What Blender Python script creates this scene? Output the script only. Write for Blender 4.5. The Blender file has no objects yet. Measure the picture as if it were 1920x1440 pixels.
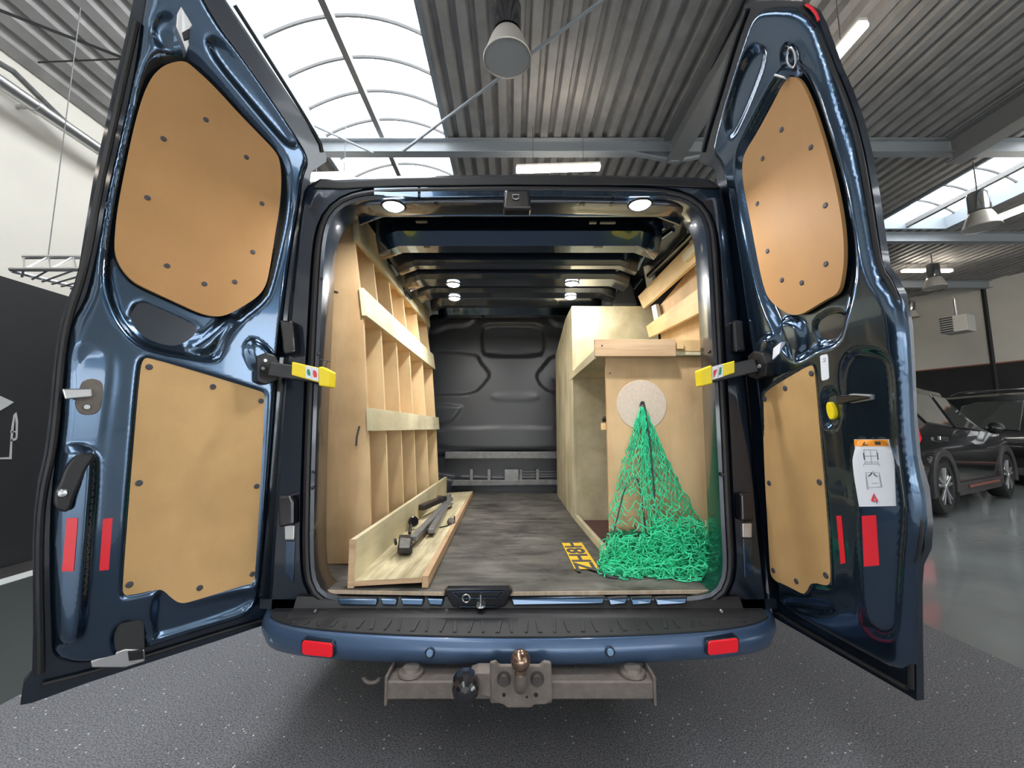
import bpy, bmesh, math, random
import numpy as np
from mathutils import Vector, Matrix
from mathutils.geometry import delaunay_2d_cdt
random.seed(7)
rng = np.random.default_rng(7)
PI = math.pi
SC = bpy.context.scene
COL = SC.collection

# ------------------------------------------------------------------ camera
F, H = 780.0, 1.02
PITCH = math.atan(88 / F)
cam_d = bpy.data.cameras.new('camera')
cam_d.sensor_width = 36.0
cam_d.lens = F / 1920 * 36
cam_d.clip_start = 0.02
cam_d.clip_end = 200
cam = bpy.data.objects.new('camera', cam_d)
cam.location = (0, 0, H)
cam.rotation_euler = (PI / 2 + PITCH, 0, 0)
COL.objects.link(cam)
SC.camera = cam
CP, SP = math.cos(PITCH), math.sin(PITCH)
O = np.array([0, 0, H])


def ray(x, y):
    u = (x - 960) / F
    v = (720 - y) / F
    return np.array([u, CP - v * SP, SP + v * CP])


def onY(x, y, Y):
    r = ray(x, y)
    return O + r * (Y / r[1])


def onX(x, y, X):
    r = ray(x, y)
    return O + r * (X / r[0])


def onZ(x, y, Z):
    r = ray(x, y)
    return O + r * ((Z - H) / r[2])


# ------------------------------------------------------------------ materials
def new_mat(name):
    m = bpy.data.materials.new(name)
    m.use_nodes = True
    return m, m.node_tree.nodes, m.node_tree.links, m.node_tree.nodes['Principled BSDF']


def mat(name, col, rough=0.5, metal=0.0, coat=0.0, coat_rough=0.05, var=0.0, scale=8.0, bump=0.0, bscale=60.0, spec=0.5, trans=0.0):
    m, N, L, b = new_mat(name)
    b.inputs['Base Color'].default_value = (*col, 1)
    b.inputs['Roughness'].default_value = rough
    b.inputs['Metallic'].default_value = metal
    b.inputs['Coat Weight'].default_value = coat
    b.inputs['Coat Roughness'].default_value = coat_rough
    b.inputs['Specular IOR Level'].default_value = spec
    b.inputs['Transmission Weight'].default_value = trans
    tc = N.new('ShaderNodeTexCoord')
    if var > 0:
        n = N.new('ShaderNodeTexNoise')
        n.inputs['Scale'].default_value = scale
        n.inputs['Detail'].default_value = 5
        L.new(tc.outputs['Object'], n.inputs['Vector'])
        r = N.new('ShaderNodeMapRange')
        r.inputs['From Min'].default_value = 0.3
        r.inputs['From Max'].default_value = 0.7
        r.inputs['To Min'].default_value = 1 - var
        r.inputs['To Max'].default_value = 1 + var
        L.new(n.outputs['Fac'], r.inputs['Value'])
        mx = N.new('ShaderNodeMix')
        mx.data_type = 'RGBA'
        mx.blend_type = 'MULTIPLY'
        mx.inputs[0].default_value = 1
        mx.inputs[6].default_value = (*col, 1)
        L.new(r.outputs[0], mx.inputs[7])
        L.new(mx.outputs[2], b.inputs['Base Color'])
    if bump > 0:
        n2 = N.new('ShaderNodeTexNoise')
        n2.inputs['Scale'].default_value = bscale
        n2.inputs['Detail'].default_value = 4
        L.new(tc.outputs['Object'], n2.inputs['Vector'])
        bp = N.new('ShaderNodeBump')
        bp.inputs['Strength'].default_value = bump
        bp.inputs['Distance'].default_value = 0.004
        L.new(n2.outputs['Fac'], bp.inputs['Height'])
        L.new(bp.outputs[0], b.inputs['Normal'])
    return m


def wood(name, c1, c2, stretch=(1, 1, 12), scale=3.0, rough=0.6, dirt=0.25, contrast=1.0, knots=False):
    """plywood: stretched grain noise, a soft mottling and a few grubby stains"""
    m, N, L, b = new_mat(name)
    b.inputs['Roughness'].default_value = rough
    b.inputs['Specular IOR Level'].default_value = 0.3
    tc = N.new('ShaderNodeTexCoord')
    mp = N.new('ShaderNodeMapping')
    mp.inputs['Scale'].default_value = tuple(1.0 / s * 10 for s in stretch)
    L.new(tc.outputs['Object'], mp.inputs['Vector'])
    g = N.new('ShaderNodeTexNoise')
    g.inputs['Scale'].default_value = scale
    g.inputs['Detail'].default_value = 8
    g.inputs['Roughness'].default_value = 0.65
    g.inputs['Distortion'].default_value = 0.6
    L.new(mp.outputs[0], g.inputs['Vector'])
    cr = N.new('ShaderNodeValToRGB')
    cr.color_ramp.elements[0].position = 0.5 - 0.22 / contrast
    cr.color_ramp.elements[1].position = 0.5 + 0.22 / contrast
    cr.color_ramp.elements[0].color = (*c2, 1)
    cr.color_ramp.elements[1].color = (*c1, 1)
    L.new(g.outputs['Fac'], cr.inputs['Fac'])
    n = N.new('ShaderNodeTexNoise')
    n.inputs['Scale'].default_value = 4.5
    n.inputs['Detail'].default_value = 6
    L.new(tc.outputs['Object'], n.inputs['Vector'])
    cr2 = N.new('ShaderNodeValToRGB')
    cr2.color_ramp.elements[0].position = 0.28
    cr2.color_ramp.elements[1].position = 0.62
    d = 1 - dirt
    cr2.color_ramp.elements[0].color = (d, d, d * 0.96, 1)
    cr2.color_ramp.elements[1].color = (1, 1, 1, 1)
    L.new(n.outputs['Fac'], cr2.inputs['Fac'])
    mx = N.new('ShaderNodeMix')
    mx.data_type = 'RGBA'
    mx.blend_type = 'MULTIPLY'
    mx.inputs[0].default_value = 1
    L.new(cr.outputs[0], mx.inputs[6])
    L.new(cr2.outputs[0], mx.inputs[7])
    L.new(mx.outputs[2], b.inputs['Base Color'])
    bp = N.new('ShaderNodeBump')
    bp.inputs['Strength'].default_value = 0.15
    bp.inputs['Distance'].default_value = 0.002
    L.new(g.outputs['Fac'], bp.inputs['Height'])
    L.new(bp.outputs[0], b.inputs['Normal'])
    return m


def emit(name, col, strength):
    m = bpy.data.materials.new(name)
    m.use_nodes = True
    N, L = m.node_tree.nodes, m.node_tree.links
    N.clear()
    e = N.new('ShaderNodeEmission')
    e.inputs[0].default_value = (*col, 1)
    e.inputs[1].default_value = strength
    o = N.new('ShaderNodeOutputMaterial')
    L.new(e.outputs[0], o.inputs[0])
    return m


def lin(r, g, b):
    return tuple((c / 255 / 12.92) if c / 255 <= 0.04045 else ((c / 255 + 0.055) / 1.055) ** 2.4 for c in (r, g, b))


M = {}
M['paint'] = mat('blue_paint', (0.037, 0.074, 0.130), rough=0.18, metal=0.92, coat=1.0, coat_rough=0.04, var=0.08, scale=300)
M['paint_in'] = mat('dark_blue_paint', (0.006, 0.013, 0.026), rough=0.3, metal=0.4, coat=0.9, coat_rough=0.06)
M['rubber'] = mat('black_rubber', (0.012, 0.012, 0.014), rough=0.45, spec=0.4)
M['black'] = mat('black_plastic', (0.010, 0.010, 0.012), rough=0.4)
M['blackgloss'] = mat('black_gloss', (0.008, 0.008, 0.011), rough=0.2, coat=0.5)
M['step'] = mat('step_plastic', (0.022, 0.023, 0.026), rough=0.55, bump=0.2, bscale=400)
M['bulk'] = mat('bulkhead_panel', (0.038, 0.041, 0.048), rough=0.36, spec=0.6, bump=0.08, bscale=500)
M['board'] = wood('door_board', lin(184, 140, 92), lin(172, 129, 82), (30, 30, 60), 6.0, 0.55, 0.10)
M['board_low'] = wood('door_board_worn', lin(206, 168, 116), lin(188, 150, 100), (30, 30, 60), 6.0, 0.55, 0.22)
M['ply'] = wood('tan_plywood', lin(238, 212, 168), lin(222, 190, 142), (4, 4, 30), 3.0, 0.6, 0.22)
M['ply_d'] = wood('warm_plywood', lin(230, 198, 154), lin(208, 170, 124), (4, 4, 30), 3.0, 0.6, 0.28)
M['ply_l'] = wood('pale_plywood', lin(232, 222, 190), lin(206, 194, 156), (4, 30, 4), 3.0, 0.6, 0.25, 1.3)
M['ply_osb'] = wood('weathered_plywood', lin(236, 226, 190), lin(150, 136, 104), (3, 40, 3), 4.0, 0.7, 0.30, 1.2)
M['ply_aisle'] = wood('streaked_plywood', lin(230, 222, 190), lin(190, 178, 142), (3, 3, 30), 4.0, 0.6, 0.30, 1.6)
M['edge'] = wood('cut_plywood_edge', lin(214, 184, 150), lin(180, 146, 112), (20, 20, 1), 4.0, 0.6, 0.15)
M['slat'] = wood('slat_wood', lin(240, 210, 160), lin(216, 178, 124), (3, 30, 3), 3.0, 0.6, 0.22)
M['mat_floor'] = wood('grimy_floor_ply', lin(120, 117, 111), lin(62, 60, 57), (10, 4, 4), 5.0, 0.6, 0.50, 1.3)
M['rawsteel'] = mat('tow_steel', lin(112, 104, 98), rough=0.6, metal=0.35, var=0.15, scale=40, bump=0.2, bscale=90)
M['steel'] = mat('bright_steel', (0.55, 0.56, 0.58), rough=0.28, metal=1.0)
M['alu'] = mat('aluminium', (0.62, 0.62, 0.63), rough=0.35, metal=0.9)
M['ball'] = mat('worn_ball', (0.30, 0.20, 0.15), rough=0.22, metal=0.9, var=0.3, scale=60)
M['red'] = mat('red_reflector', (0.72, 0.015, 0.03), rough=0.35, coat=0.3)
M['redlamp'] = mat('red_lamp', (0.85, 0.005, 0.02), rough=0.3, coat=0.3)
M['yellow'] = mat('yellow_plastic', (0.86, 0.66, 0.01), rough=0.4)
M['white'] = mat('white_sticker', (0.72, 0.75, 0.82), rough=0.5)
M['orange'] = mat('orange_print', (0.85, 0.30, 0.02), rough=0.5)
M['ink'] = mat('dark_print', (0.05, 0.05, 0.06), rough=0.6)
M['greyink'] = mat('grey_print', (0.30, 0.32, 0.36), rough=0.6)
M['green'] = mat('green_print', (0.02, 0.25, 0.12), rough=0.5)
M['redink'] = mat('red_print', (0.75, 0.04, 0.06), rough=0.5)
M['net'] = mat('green_twine', (0.045, 0.66, 0.33), rough=0.45, var=0.25, scale=30)
M['felt'] = mat('white_felt', lin(214, 198, 180), rough=0.9, var=0.06, scale=90)
M['plate'] = mat('yellow_plate', (0.80, 0.52, 0.03), rough=0.35)
M['bargrey'] = mat('bar_grey', (0.20, 0.20, 0.20), rough=0.42, metal=0.3, var=0.2, scale=30)
M['ceil'] = mat('galvanised_deck', (0.40, 0.39, 0.38), rough=0.5, metal=0.2, var=0.14, scale=6)
M['beam'] = mat('beam_paint', (0.34, 0.37, 0.40), rough=0.5)
M['beam_d'] = mat('rafter_paint', (0.26, 0.265, 0.27), rough=0.55)
M['reveal'] = mat('skylight_reveal', (0.27, 0.31, 0.35), rough=0.6)
M['wallw'] = mat('cream_wall', (0.86, 0.82, 0.74), rough=0.8, var=0.04, scale=2)
M['walld'] = mat('charcoal_wall', (0.028, 0.029, 0.031), rough=0.6, var=0.1, scale=3)
M['lampw'] = mat('reflector_shell', (0.62, 0.58, 0.52), rough=0.35, metal=0.3)
M['lampin'] = mat('reflector_inside', (0.62, 0.60, 0.57), rough=0.3, metal=0.25)
M['tube'] = emit('tube_light', (1.0, 0.90, 0.76), 16.0)
M['puck'] = emit('led_light', (0.92, 0.97, 1.0), 22.0)
M['carpaint'] = mat('black_car_paint', (0.012, 0.013, 0.014), rough=0.25, metal=0.3, coat=1.0, coat_rough=0.03)
M['clad'] = mat('grey_cladding', (0.045, 0.040, 0.040), rough=0.6)
M['carglass'] = mat('car_glass', (0.05, 0.055, 0.05), rough=0.04, spec=1.0, coat=1.0)
M['tyre'] = mat('tyre_rubber', (0.012, 0.012, 0.013), rough=0.75)
M['chrome'] = mat('chrome', (0.75, 0.76, 0.78), rough=0.12, metal=1.0)
M['copper'] = mat('copper_trim', (0.50, 0.20, 0.14), rough=0.3, metal=0.6)
M['heater'] = mat('heater_white', (0.72, 0.70, 0.66), rough=0.5)
M['logo'] = mat('logo_white', (0.62, 0.62, 0.63), rough=0.6)
M['tape'] = mat('white_tape', (0.85, 0.87, 0.85), rough=0.4)

# carpet with tiny sparkles
def carpet_mat():
    m, N, L, b = new_mat('speckled_carpet')
    tc = N.new('ShaderNodeTexCoord')
    n = N.new('ShaderNodeTexNoise')
    n.inputs['Scale'].default_value = 190
    n.inputs['Detail'].default_value = 3
    L.new(tc.outputs['Object'], n.inputs['Vector'])
    cr = N.new('ShaderNodeValToRGB')
    cr.color_ramp.elements[0].position = 0.30
    cr.color_ramp.elements[1].position = 0.72
    cr.color_ramp.elements[0].color = (*lin(66, 67, 70), 1)
    cr.color_ramp.elements[1].color = (*lin(152, 152, 156), 1)
    L.new(n.outputs['Fac'], cr.inputs['Fac'])
    v = N.new('ShaderNodeTexVoronoi')
    v.inputs['Scale'].default_value = 95
    L.new(tc.outputs['Object'], v.inputs['Vector'])
    lt = N.new('ShaderNodeMath')
    lt.operation = 'LESS_THAN'
    lt.inputs[1].default_value = 0.30
    L.new(v.outputs['Distance'], lt.inputs[0])
    sp = N.new('ShaderNodeSeparateColor')
    L.new(v.outputs['Color'], sp.inputs[0])
    gt = N.new('ShaderNodeMath')
    gt.operation = 'GREATER_THAN'
    gt.inputs[1].default_value = 0.975
    L.new(sp.outputs[0], gt.inputs[0])
    mu = N.new('ShaderNodeMath')
    mu.operation = 'MULTIPLY'
    L.new(lt.outputs[0], mu.inputs[0])
    L.new(gt.outputs[0], mu.inputs[1])
    mx = N.new('ShaderNodeMix')
    mx.data_type = 'RGBA'
    L.new(mu.outputs[0], mx.inputs[0])
    L.new(cr.outputs[0], mx.inputs[6])
    mx.inputs[7].default_value = (0.75, 0.75, 0.75, 1)
    L.new(mx.outputs[2], b.inputs['Base Color'])
    b.inputs['Roughness'].default_value = 0.75
    b.inputs['Specular IOR Level'].default_value = 0.25
    bp = N.new('ShaderNodeBump')
    bp.inputs['Strength'].default_value = 0.5
    bp.inputs['Distance'].default_value = 0.004
    L.new(n.outputs['Fac'], bp.inputs['Height'])
    L.new(bp.outputs[0], b.inputs['Normal'])
    return m


M['carpet'] = carpet_mat()
M['gfloor'] = mat('polished_floor', (0.22, 0.24, 0.24), rough=0.12, var=0.15, scale=1.5, spec=0.6, bump=0.03, bscale=3)


def glazing_mat():
    m = bpy.data.materials.new('skylight_glazing')
    m.use_nodes = True
    N, L = m.node_tree.nodes, m.node_tree.links
    N.clear()
    t = N.new('ShaderNodeBsdfTransparent')
    d = N.new('ShaderNodeBsdfTranslucent')
    g = N.new('ShaderNodeMixShader')
    g.inputs[0].default_value = 0.12
    L.new(t.outputs[0], g.inputs[1])
    L.new(d.outputs[0], g.inputs[2])
    o = N.new('ShaderNodeOutputMaterial')
    L.new(g.outputs[0], o.inputs[0])
    return m


M['glazing'] = glazing_mat()

# ------------------------------------------------------------------ mesh builder
class MB:
    def __init__(s):
        s.v, s.f = [], []

    def add(s, vs, fs):
        o = len(s.v)
        s.v += [tuple(map(float, p)) for p in vs]
        s.f += [tuple(i + o for i in f) for f in fs]
        return s

    def box(s, x0, x1, y0, y1, z0, z1):
        return s.hexa([(x0, y0, z0), (x1, y0, z0), (x1, y1, z0), (x0, y1, z0), (x0, y0, z1), (x1, y0, z1), (x1, y1, z1), (x0, y1, z1)])

    def hexa(s, p):
        return s.add(p, [(3, 2, 1, 0), (4, 5, 6, 7), (0, 1, 5, 4), (1, 2, 6, 5), (2, 3, 7, 6), (3, 0, 4, 7)])

    def prism(s, poly, vec):
        """poly: list of 3-D points, extruded by vec"""
        n = len(poly)
        poly = [np.array(p, float) for p in poly]
        vec = np.array(vec, float)
        b = [p + vec for p in poly]
        fs = [tuple(range(n)), tuple(range(2 * n - 1, n - 1, -1))]
        fs += [((i + 1) % n, i, n + i, n + (i + 1) % n) for i in range(n)]
        return s.add(poly + b, fs)

    def beam(s, a, b, w, h, up=(0, 0, 1)):
        a, b = Vector(a), Vector(b)
        d = (b - a).normalized()
        sd = d.cross(Vector(up))
        if sd.length < 1e-4:
            sd = d.cross(Vector((1, 0, 0)))
        sd.normalize()
        u = sd.cross(d).normalized()
        P = []
        for q in (a, b):
            for i, j in ((-1, -1), (1, -1), (1, 1), (-1, 1)):
                P.append(tuple(q + sd * (i * w / 2) + u * (j * h / 2)))
        return s.add(P, [(0, 3, 2, 1), (4, 5, 6, 7), (0, 1, 5, 4), (1, 2, 6, 5), (2, 3, 7, 6), (3, 0, 4, 7)])

    def tube(s, pts, r, n=8, closed=False, caps=True):
        P = np.array(pts, float)
        k = len(P)
        if k < 2:
            return s
        rr = np.full(k, r) if np.isscalar(r) else np.array(r, float)
        T = np.zeros_like(P)
        if closed:
            T = np.roll(P, -1, 0) - np.roll(P, 1, 0)
        else:
            T[1:-1] = P[2:] - P[:-2]
            T[0] = P[1] - P[0]
            T[-1] = P[-1] - P[-2]
        T /= np.maximum(np.linalg.norm(T, axis=1)[:, None], 1e-9)
        ref = np.array([0, 0, 1.0]) if abs(T[0][2]) < 0.9 else np.array([1.0, 0, 0])
        a = np.cross(T[0], ref)
        a /= np.linalg.norm(a)
        o = len(s.v)
        ang = np.arange(n) * 2 * PI / n
        for i in range(k):
            a = a - T[i] * np.dot(a, T[i])
            a /= max(np.linalg.norm(a), 1e-9)
            b = np.cross(T[i], a)
            ring = P[i] + rr[i] * (np.cos(ang)[:, None] * a + np.sin(ang)[:, None] * b)
            s.v += [tuple(q) for q in ring.tolist()]
        m = k if closed else k - 1
        for i in range(m):
            i2 = (i + 1) % k
            for j in range(n):
                j2 = (j + 1) % n
                s.f.append((o + i * n + j, o + i * n + j2, o + i2 * n + j2, o + i2 * n + j))
        if caps and not closed:
            s.f.append(tuple(o + j for j in range(n - 1, -1, -1)))
            s.f.append(tuple(o + (k - 1) * n + j for j in range(n)))
        return s

    def cyl(s, a, b, r, n=20, r2=None):
        return s.tube([a, b], [r, r if r2 is None else r2], n)

    def lathe(s, c, prof, n=32, axis=(0, 0, 1)):
        """prof: (radius, height) pairs along axis from c"""
        ax = Vector(axis).normalized()
        q = ax.to_track_quat('Z', 'Y').to_matrix()
        o = len(s.v)
        for r, h in prof:
            for j in range(n):
                t = 2 * PI * j / n
                p = q @ Vector((r * math.cos(t), r * math.sin(t), h)) + Vector(c)
                s.v.append(tuple(p))
        for i in range(len(prof) - 1):
            for j in range(n):
                j2 = (j + 1) % n
                s.f.append((o + i * n + j, o + i * n + j2, o + (i + 1) * n + j2, o + (i + 1) * n + j))
        return s

    def loft(s, loops, closed=True, caps=False):
        n = len(loops[0])
        o = len(s.v)
        for lp in loops:
            s.v += [tuple(map(float, p)) for p in lp]
        for i in range(len(loops) - 1):
            for j in range(n if closed else n - 1):
                j2 = (j + 1) % n
                s.f.append((o + i * n + j, o + i * n + j2, o + (i + 1) * n + j2, o + (i + 1) * n + j))
        if caps:
            s.f.append(tuple(o + j for j in range(n - 1, -1, -1)))
            s.f.append(tuple(o + (len(loops) - 1) * n + j for j in range(n)))
        return s

    def build(s, name, m, parent=None, smooth=False, bevel=0.0, solid=0.0, label=None, angle=35, seg=2):
        me = bpy.data.meshes.new(name)
        me.from_pydata(s.v, [], s.f)
        bm = bmesh.new()
        bm.from_mesh(me)
        bmesh.ops.recalc_face_normals(bm, faces=bm.faces)
        if smooth:
            for f in bm.faces:
                f.smooth = True
            lim = math.radians(angle)
            for e in bm.edges:
                if len(e.link_faces) == 2 and e.calc_face_angle(0) > lim:
                    e.smooth = False
        bm.to_mesh(me)
        bm.free()
        me.materials.append(m)
        return link(name, me, parent, bevel, solid, label, seg)


def link(name, me, parent=None, bevel=0.0, solid=0.0, label=None, seg=2):
    o = bpy.data.objects.new(name, me)
    COL.objects.link(o)
    if parent is not None:
        o.parent = parent
        q, loc = parent, Vector((0, 0, 0))
        while q is not None:                       # all parents are unrotated, children are built in room coordinates
            if q.get('_base'):
                loc = Vector(q.location)
            q = q.parent
        o.matrix_parent_inverse = Matrix.Translation(-loc) if not parent.parent else Matrix.Identity(4)
    if solid:
        md = o.modifiers.new('thickness', 'SOLIDIFY')
        md.thickness = solid
    if bevel:
        md = o.modifiers.new('bevel', 'BEVEL')
        md.width = bevel
        md.segments = seg
        md.limit_method = 'ANGLE'
        md.angle_limit = math.radians(40)
    if label:
        o['label'] = label
    return o


def thing(name, label, cat, loc, group=None):
    o = bpy.data.objects.new(name, None)
    o.empty_display_size = 0.1
    COL.objects.link(o)
    o.location = tuple(map(float, loc))
    o['_base'] = True
    o['label'] = label
    o['category'] = cat
    if group:
        o['group'] = group
    return o


def tag(o, label, cat, group=None):
    o['label'] = label
    o['category'] = cat
    if group:
        o['group'] = group
    return o


def struct(o):
    o['kind'] = 'structure'
    return o


def chaikin(poly, it=2, closed=True):
    P = [np.array(p, float) for p in poly]
    for _ in range(it):
        Q = []
        n = len(P)
        rg = range(n) if closed else range(n - 1)
        if not closed:
            Q.append(P[0])
        for i in rg:
            a, b = P[i], P[(i + 1) % n]
            Q += [a * 0.75 + b * 0.25, a * 0.25 + b * 0.75]
        if not closed:
            Q.append(P[-1])
        P = Q
    return P


def sdist(pts, poly):
    """signed distance, positive inside"""
    P = np.array(pts, float)
    V = np.array(poly, float)
    W = np.roll(V, -1, 0)
    best = np.full(len(P), 1e9)
    inside = np.zeros(len(P), bool)
    for a, b in zip(V, W):
        e = b - a
        w = P - a
        t = np.clip((w @ e) / max(e @ e, 1e-12), 0, 1)
        d = w - t[:, None] * e
        best = np.minimum(best, np.hypot(d[:, 0], d[:, 1]))
        c = ((a[1] > P[:, 1]) != (b[1] > P[:, 1]))
        with np.errstate(divide='ignore', invalid='ignore'):
            xi = (b[0] - a[0]) * (P[:, 1] - a[1]) / (b[1] - a[1]) + a[0]
        inside ^= c & (P[:, 0] < xi)
    return np.where(inside, best, -best)


def sstep(x, w):
    t = np.clip(x / w + 0.5, 0, 1)
    return t * t * (3 - 2 * t)


def relief(outline, step, hfn, to3, back, cap=False):
    """a pressed sheet: outline in (u,v), heights from hfn, mapped by to3(u,v,h), with walls down to 'back'"""
    out = [tuple(map(float, p)) for p in outline]
    # resample outline
    res = []
    for i in range(len(out)):
        a, b = np.array(out[i]), np.array(out[(i + 1) % len(out)])
        k = max(1, int(np.linalg.norm(b - a) / (step * 1.2)))
        for j in range(k):
            res.append(tuple(a + (b - a) * j / k))
    A = np.array(res)
    lo, hi = A.min(0), A.max(0)
    gx = np.arange(lo[0], hi[0], step)
    gy = np.arange(lo[1], hi[1], step)
    G = np.array([(x + (step / 2 if j % 2 else 0), y) for j, y in enumerate(gy) for x in gx])
    sd = sdist(G, A)
    G = G[sd > step * 0.55]
    nb = len(res)
    verts = [Vector(p) for p in res] + [Vector(p) for p in G.tolist()]
    edges = [(i, (i + 1) % nb) for i in range(nb)]
    r = delaunay_2d_cdt(verts, edges, [], 1, 1e-6)
    vs = np.array([tuple(p) for p in r[0]])
    hs = hfn(vs)
    mb = MB()
    top = [to3(p[0], p[1], h) for p, h in zip(vs, hs)]
    mb.v = [tuple(map(float, p)) for p in top]
    mb.f = [tuple(f) for f in r[2]]
    # walls
    from collections import Counter
    cnt = Counter()
    for f in mb.f:
        for i in range(len(f)):
            a, b = f[i], f[(i + 1) % len(f)]
            cnt[(min(a, b), max(a, b))] += 1
    be = [e for e, c in cnt.items() if c == 1]
    m = {}
    for a, b in be:
        for q in (a, b):
            if q not in m:
                m[q] = len(mb.v)
                mb.v.append(tuple(map(float, to3(vs[q][0], vs[q][1], back))))
        mb.f.append((a, b, m[b], m[a]))
    if cap:
        nt = len(r[2])
        for k in range(len(vs)):
            if k not in m:
                m[k] = len(mb.v)
                mb.v.append(tuple(map(float, to3(vs[k][0], vs[k][1], back))))
        for f in mb.f[:nt]:
            mb.f.append(tuple(m[k] for k in reversed(f)))
    return mb


def arr2(l):
    return [np.array(p, float) for p in l]


# ================================================================== VAN
FZ = float(onY(960, 1110, 1.42)[2])          # load floor height
van = thing('van', 'dark blue panel van with both rear doors swung open, parked on the speckled carpet', 'van', (0.022, 1.42, 0.0))

# ---- aperture loop
AP = [(597, 1100), (588, 1060), (590, 900), (597, 700), (606, 520), (611, 450), (621, 412), (640, 390), (670, 377), (720, 371), (960, 366),
      (1210, 370), (1268, 375), (1298, 388), (1317, 412), (1325, 450), (1333, 600), (1343, 800), (1352, 1000), (1356, 1060), (1349, 1098),
      (1325, 1118), (1200, 1122), (960, 1126), (740, 1124), (620, 1120)]
ap3 = [onY(x, y, 1.42) for x, y in chaikin(AP, 2)]
ap2 = np.array([(p[0], p[2]) for p in ap3])


def resample(P, n):
    P = np.array(P)
    Q = np.vstack([P, P[:1]])
    d = np.r_[0, np.cumsum(np.linalg.norm(np.diff(Q, axis=0), axis=1))]
    t = np.linspace(0, d[-1], n + 1)[:-1]
    return np.stack([np.interp(t, d, Q[:, i]) for i in range(Q.shape[1])], 1)


ap2 = resample(ap2, 160)


def offs(P, d):
    T = np.roll(P, -1, 0) - np.roll(P, 1, 0)
    T /= np.linalg.norm(T, axis=1)[:, None]
    Nn = np.stack([T[:, 1], -T[:, 0]], 1)
    c = P.mean(0)
    if ((P + Nn - c) ** 2).sum() < ((P - Nn - c) ** 2).sum():
        Nn = -Nn
    return P + Nn * d


def loop3(P, Y):
    return [(p[0], Y, p[1]) for p in P]


body = MB()
body.loft([loop3(offs(ap2, 0.05), 1.60), loop3(offs(ap2, 0.004), 1.52), loop3(ap2, 1.43), loop3(ap2, 1.418), loop3(offs(ap2, 0.012), 1.416), loop3(offs(ap2, 0.016), 1.43)])
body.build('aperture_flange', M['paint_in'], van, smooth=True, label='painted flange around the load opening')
# outer rear frame
OUT = [onY(x, y, 1.45) for x, y in [(500, 1182), (512, 1000), (528, 760), (545, 560), (560, 420), (570, 352), (600, 334), (760, 329), (960, 327), (1180, 329), (1325, 333), (1352, 350), (1366, 420), (1384, 560), (1404, 760), (1425, 1000), (1446, 1182), (1200, 1190), (960, 1192), (700, 1190)]]
out2 = resample(np.array([(p[0], p[2]) for p in OUT]), 400)
# match each inner loop point with the outer loop along the ray from the centre
cen = ap2.mean(0)
ang_o = np.arctan2(out2[:, 1] - cen[1], out2[:, 0] - cen[0])
ang_i = np.arctan2(ap2[:, 1] - cen[1], ap2[:, 0] - cen[0])
match = np.array([out2[np.argmin(np.abs(np.angle(np.exp(1j * (ang_o - a)))))] for a in ang_i])
fr = MB()
fr.loft([loop3(offs(ap2, 0.016), 1.43), loop3(offs(ap2, 0.03), 1.462), loop3(offs(ap2, 0.052), 1.462), loop3(offs(ap2, 0.058), 1.44), loop3(ap2 * 0.35 + match * 0.65 if False else match * 0.98 + cen * 0.02, 1.44), loop3(match, 1.452), loop3(match * 1.0 + (match - cen) * 0.02, 1.50), loop3(match + (match - cen) * 0.025, 1.62)])
fr.build('rear_frame', M['paint_in'], van, smooth=True, label='dark painted rear body frame')
MB().tube(loop3(offs(ap2, 0.027), 1.430), 0.0135, 10, closed=True).build('door_seal', M['rubber'], van, smooth=True)
MB().tube(loop3(offs(ap2, 0.046), 1.448), 0.006, 8, closed=True).build('door_seal', M['rubber'], van, smooth=True)
# black top moulding above the opening
mb = MB()
hp = [onY(x, y, 1.435) for x, y in [(585, 352), (600, 336), (640, 339), (760, 333), (960, 330), (1080, 329), (1200, 332), (1330, 338), (1352, 352), (1330, 352), (1200, 347), (960, 346), (740, 349), (640, 354)]]
mb.prism(hp, (0, 0.06, 0))
mb.build('top_moulding', M['rubber'], van, bevel=0.004)
# pale strips of the header lip
for a, b in (((700, 352), (785, 351)), ((787, 351), (950, 349)), ((985, 349), (1150, 350)), ((1152, 350), (1250, 354))):
    q = [onY(a[0], a[1], 1.425), onY(b[0], b[1], 1.425), onY(b[0], b[1] + 19 if b[0] < 1200 else b[1] + 14, 1.41), onY(a[0], a[1] + 19 if a[0] > 720 else a[1] + 13, 1.41)]
    MB().prism(q, (0, 0.03, 0.004)).build('header_strip', M['paint'], van, bevel=0.003)
# header latch striker
hl = MB().hexa([tuple(onY(942, 392, 1.40)), tuple(onY(998, 392, 1.40)), tuple(onY(998, 392, 1.40) + (0, .05, 0)), tuple(onY(942, 392, 1.40) + (0, .05, 0)),
                tuple(onY(946, 354, 1.40)), tuple(onY(992, 354, 1.40)), tuple(onY(992, 354, 1.40) + (0, .05, 0)), tuple(onY(946, 354, 1.40) + (0, .05, 0))]).build('latch_housing', M['blackgloss'], van, bevel=0.01, seg=3)
c = onY(967, 368, 1.395)
MB().tube([c + (-.012, 0, .006), c + (-.010, 0, -.008), c + (0, 0, -.012), c + (.010, 0, -.008), c + (.012, 0, .006), c + (-.012, 0, .006)], 0.0022, 6).build('striker', M['steel'], hl, smooth=True)

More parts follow.
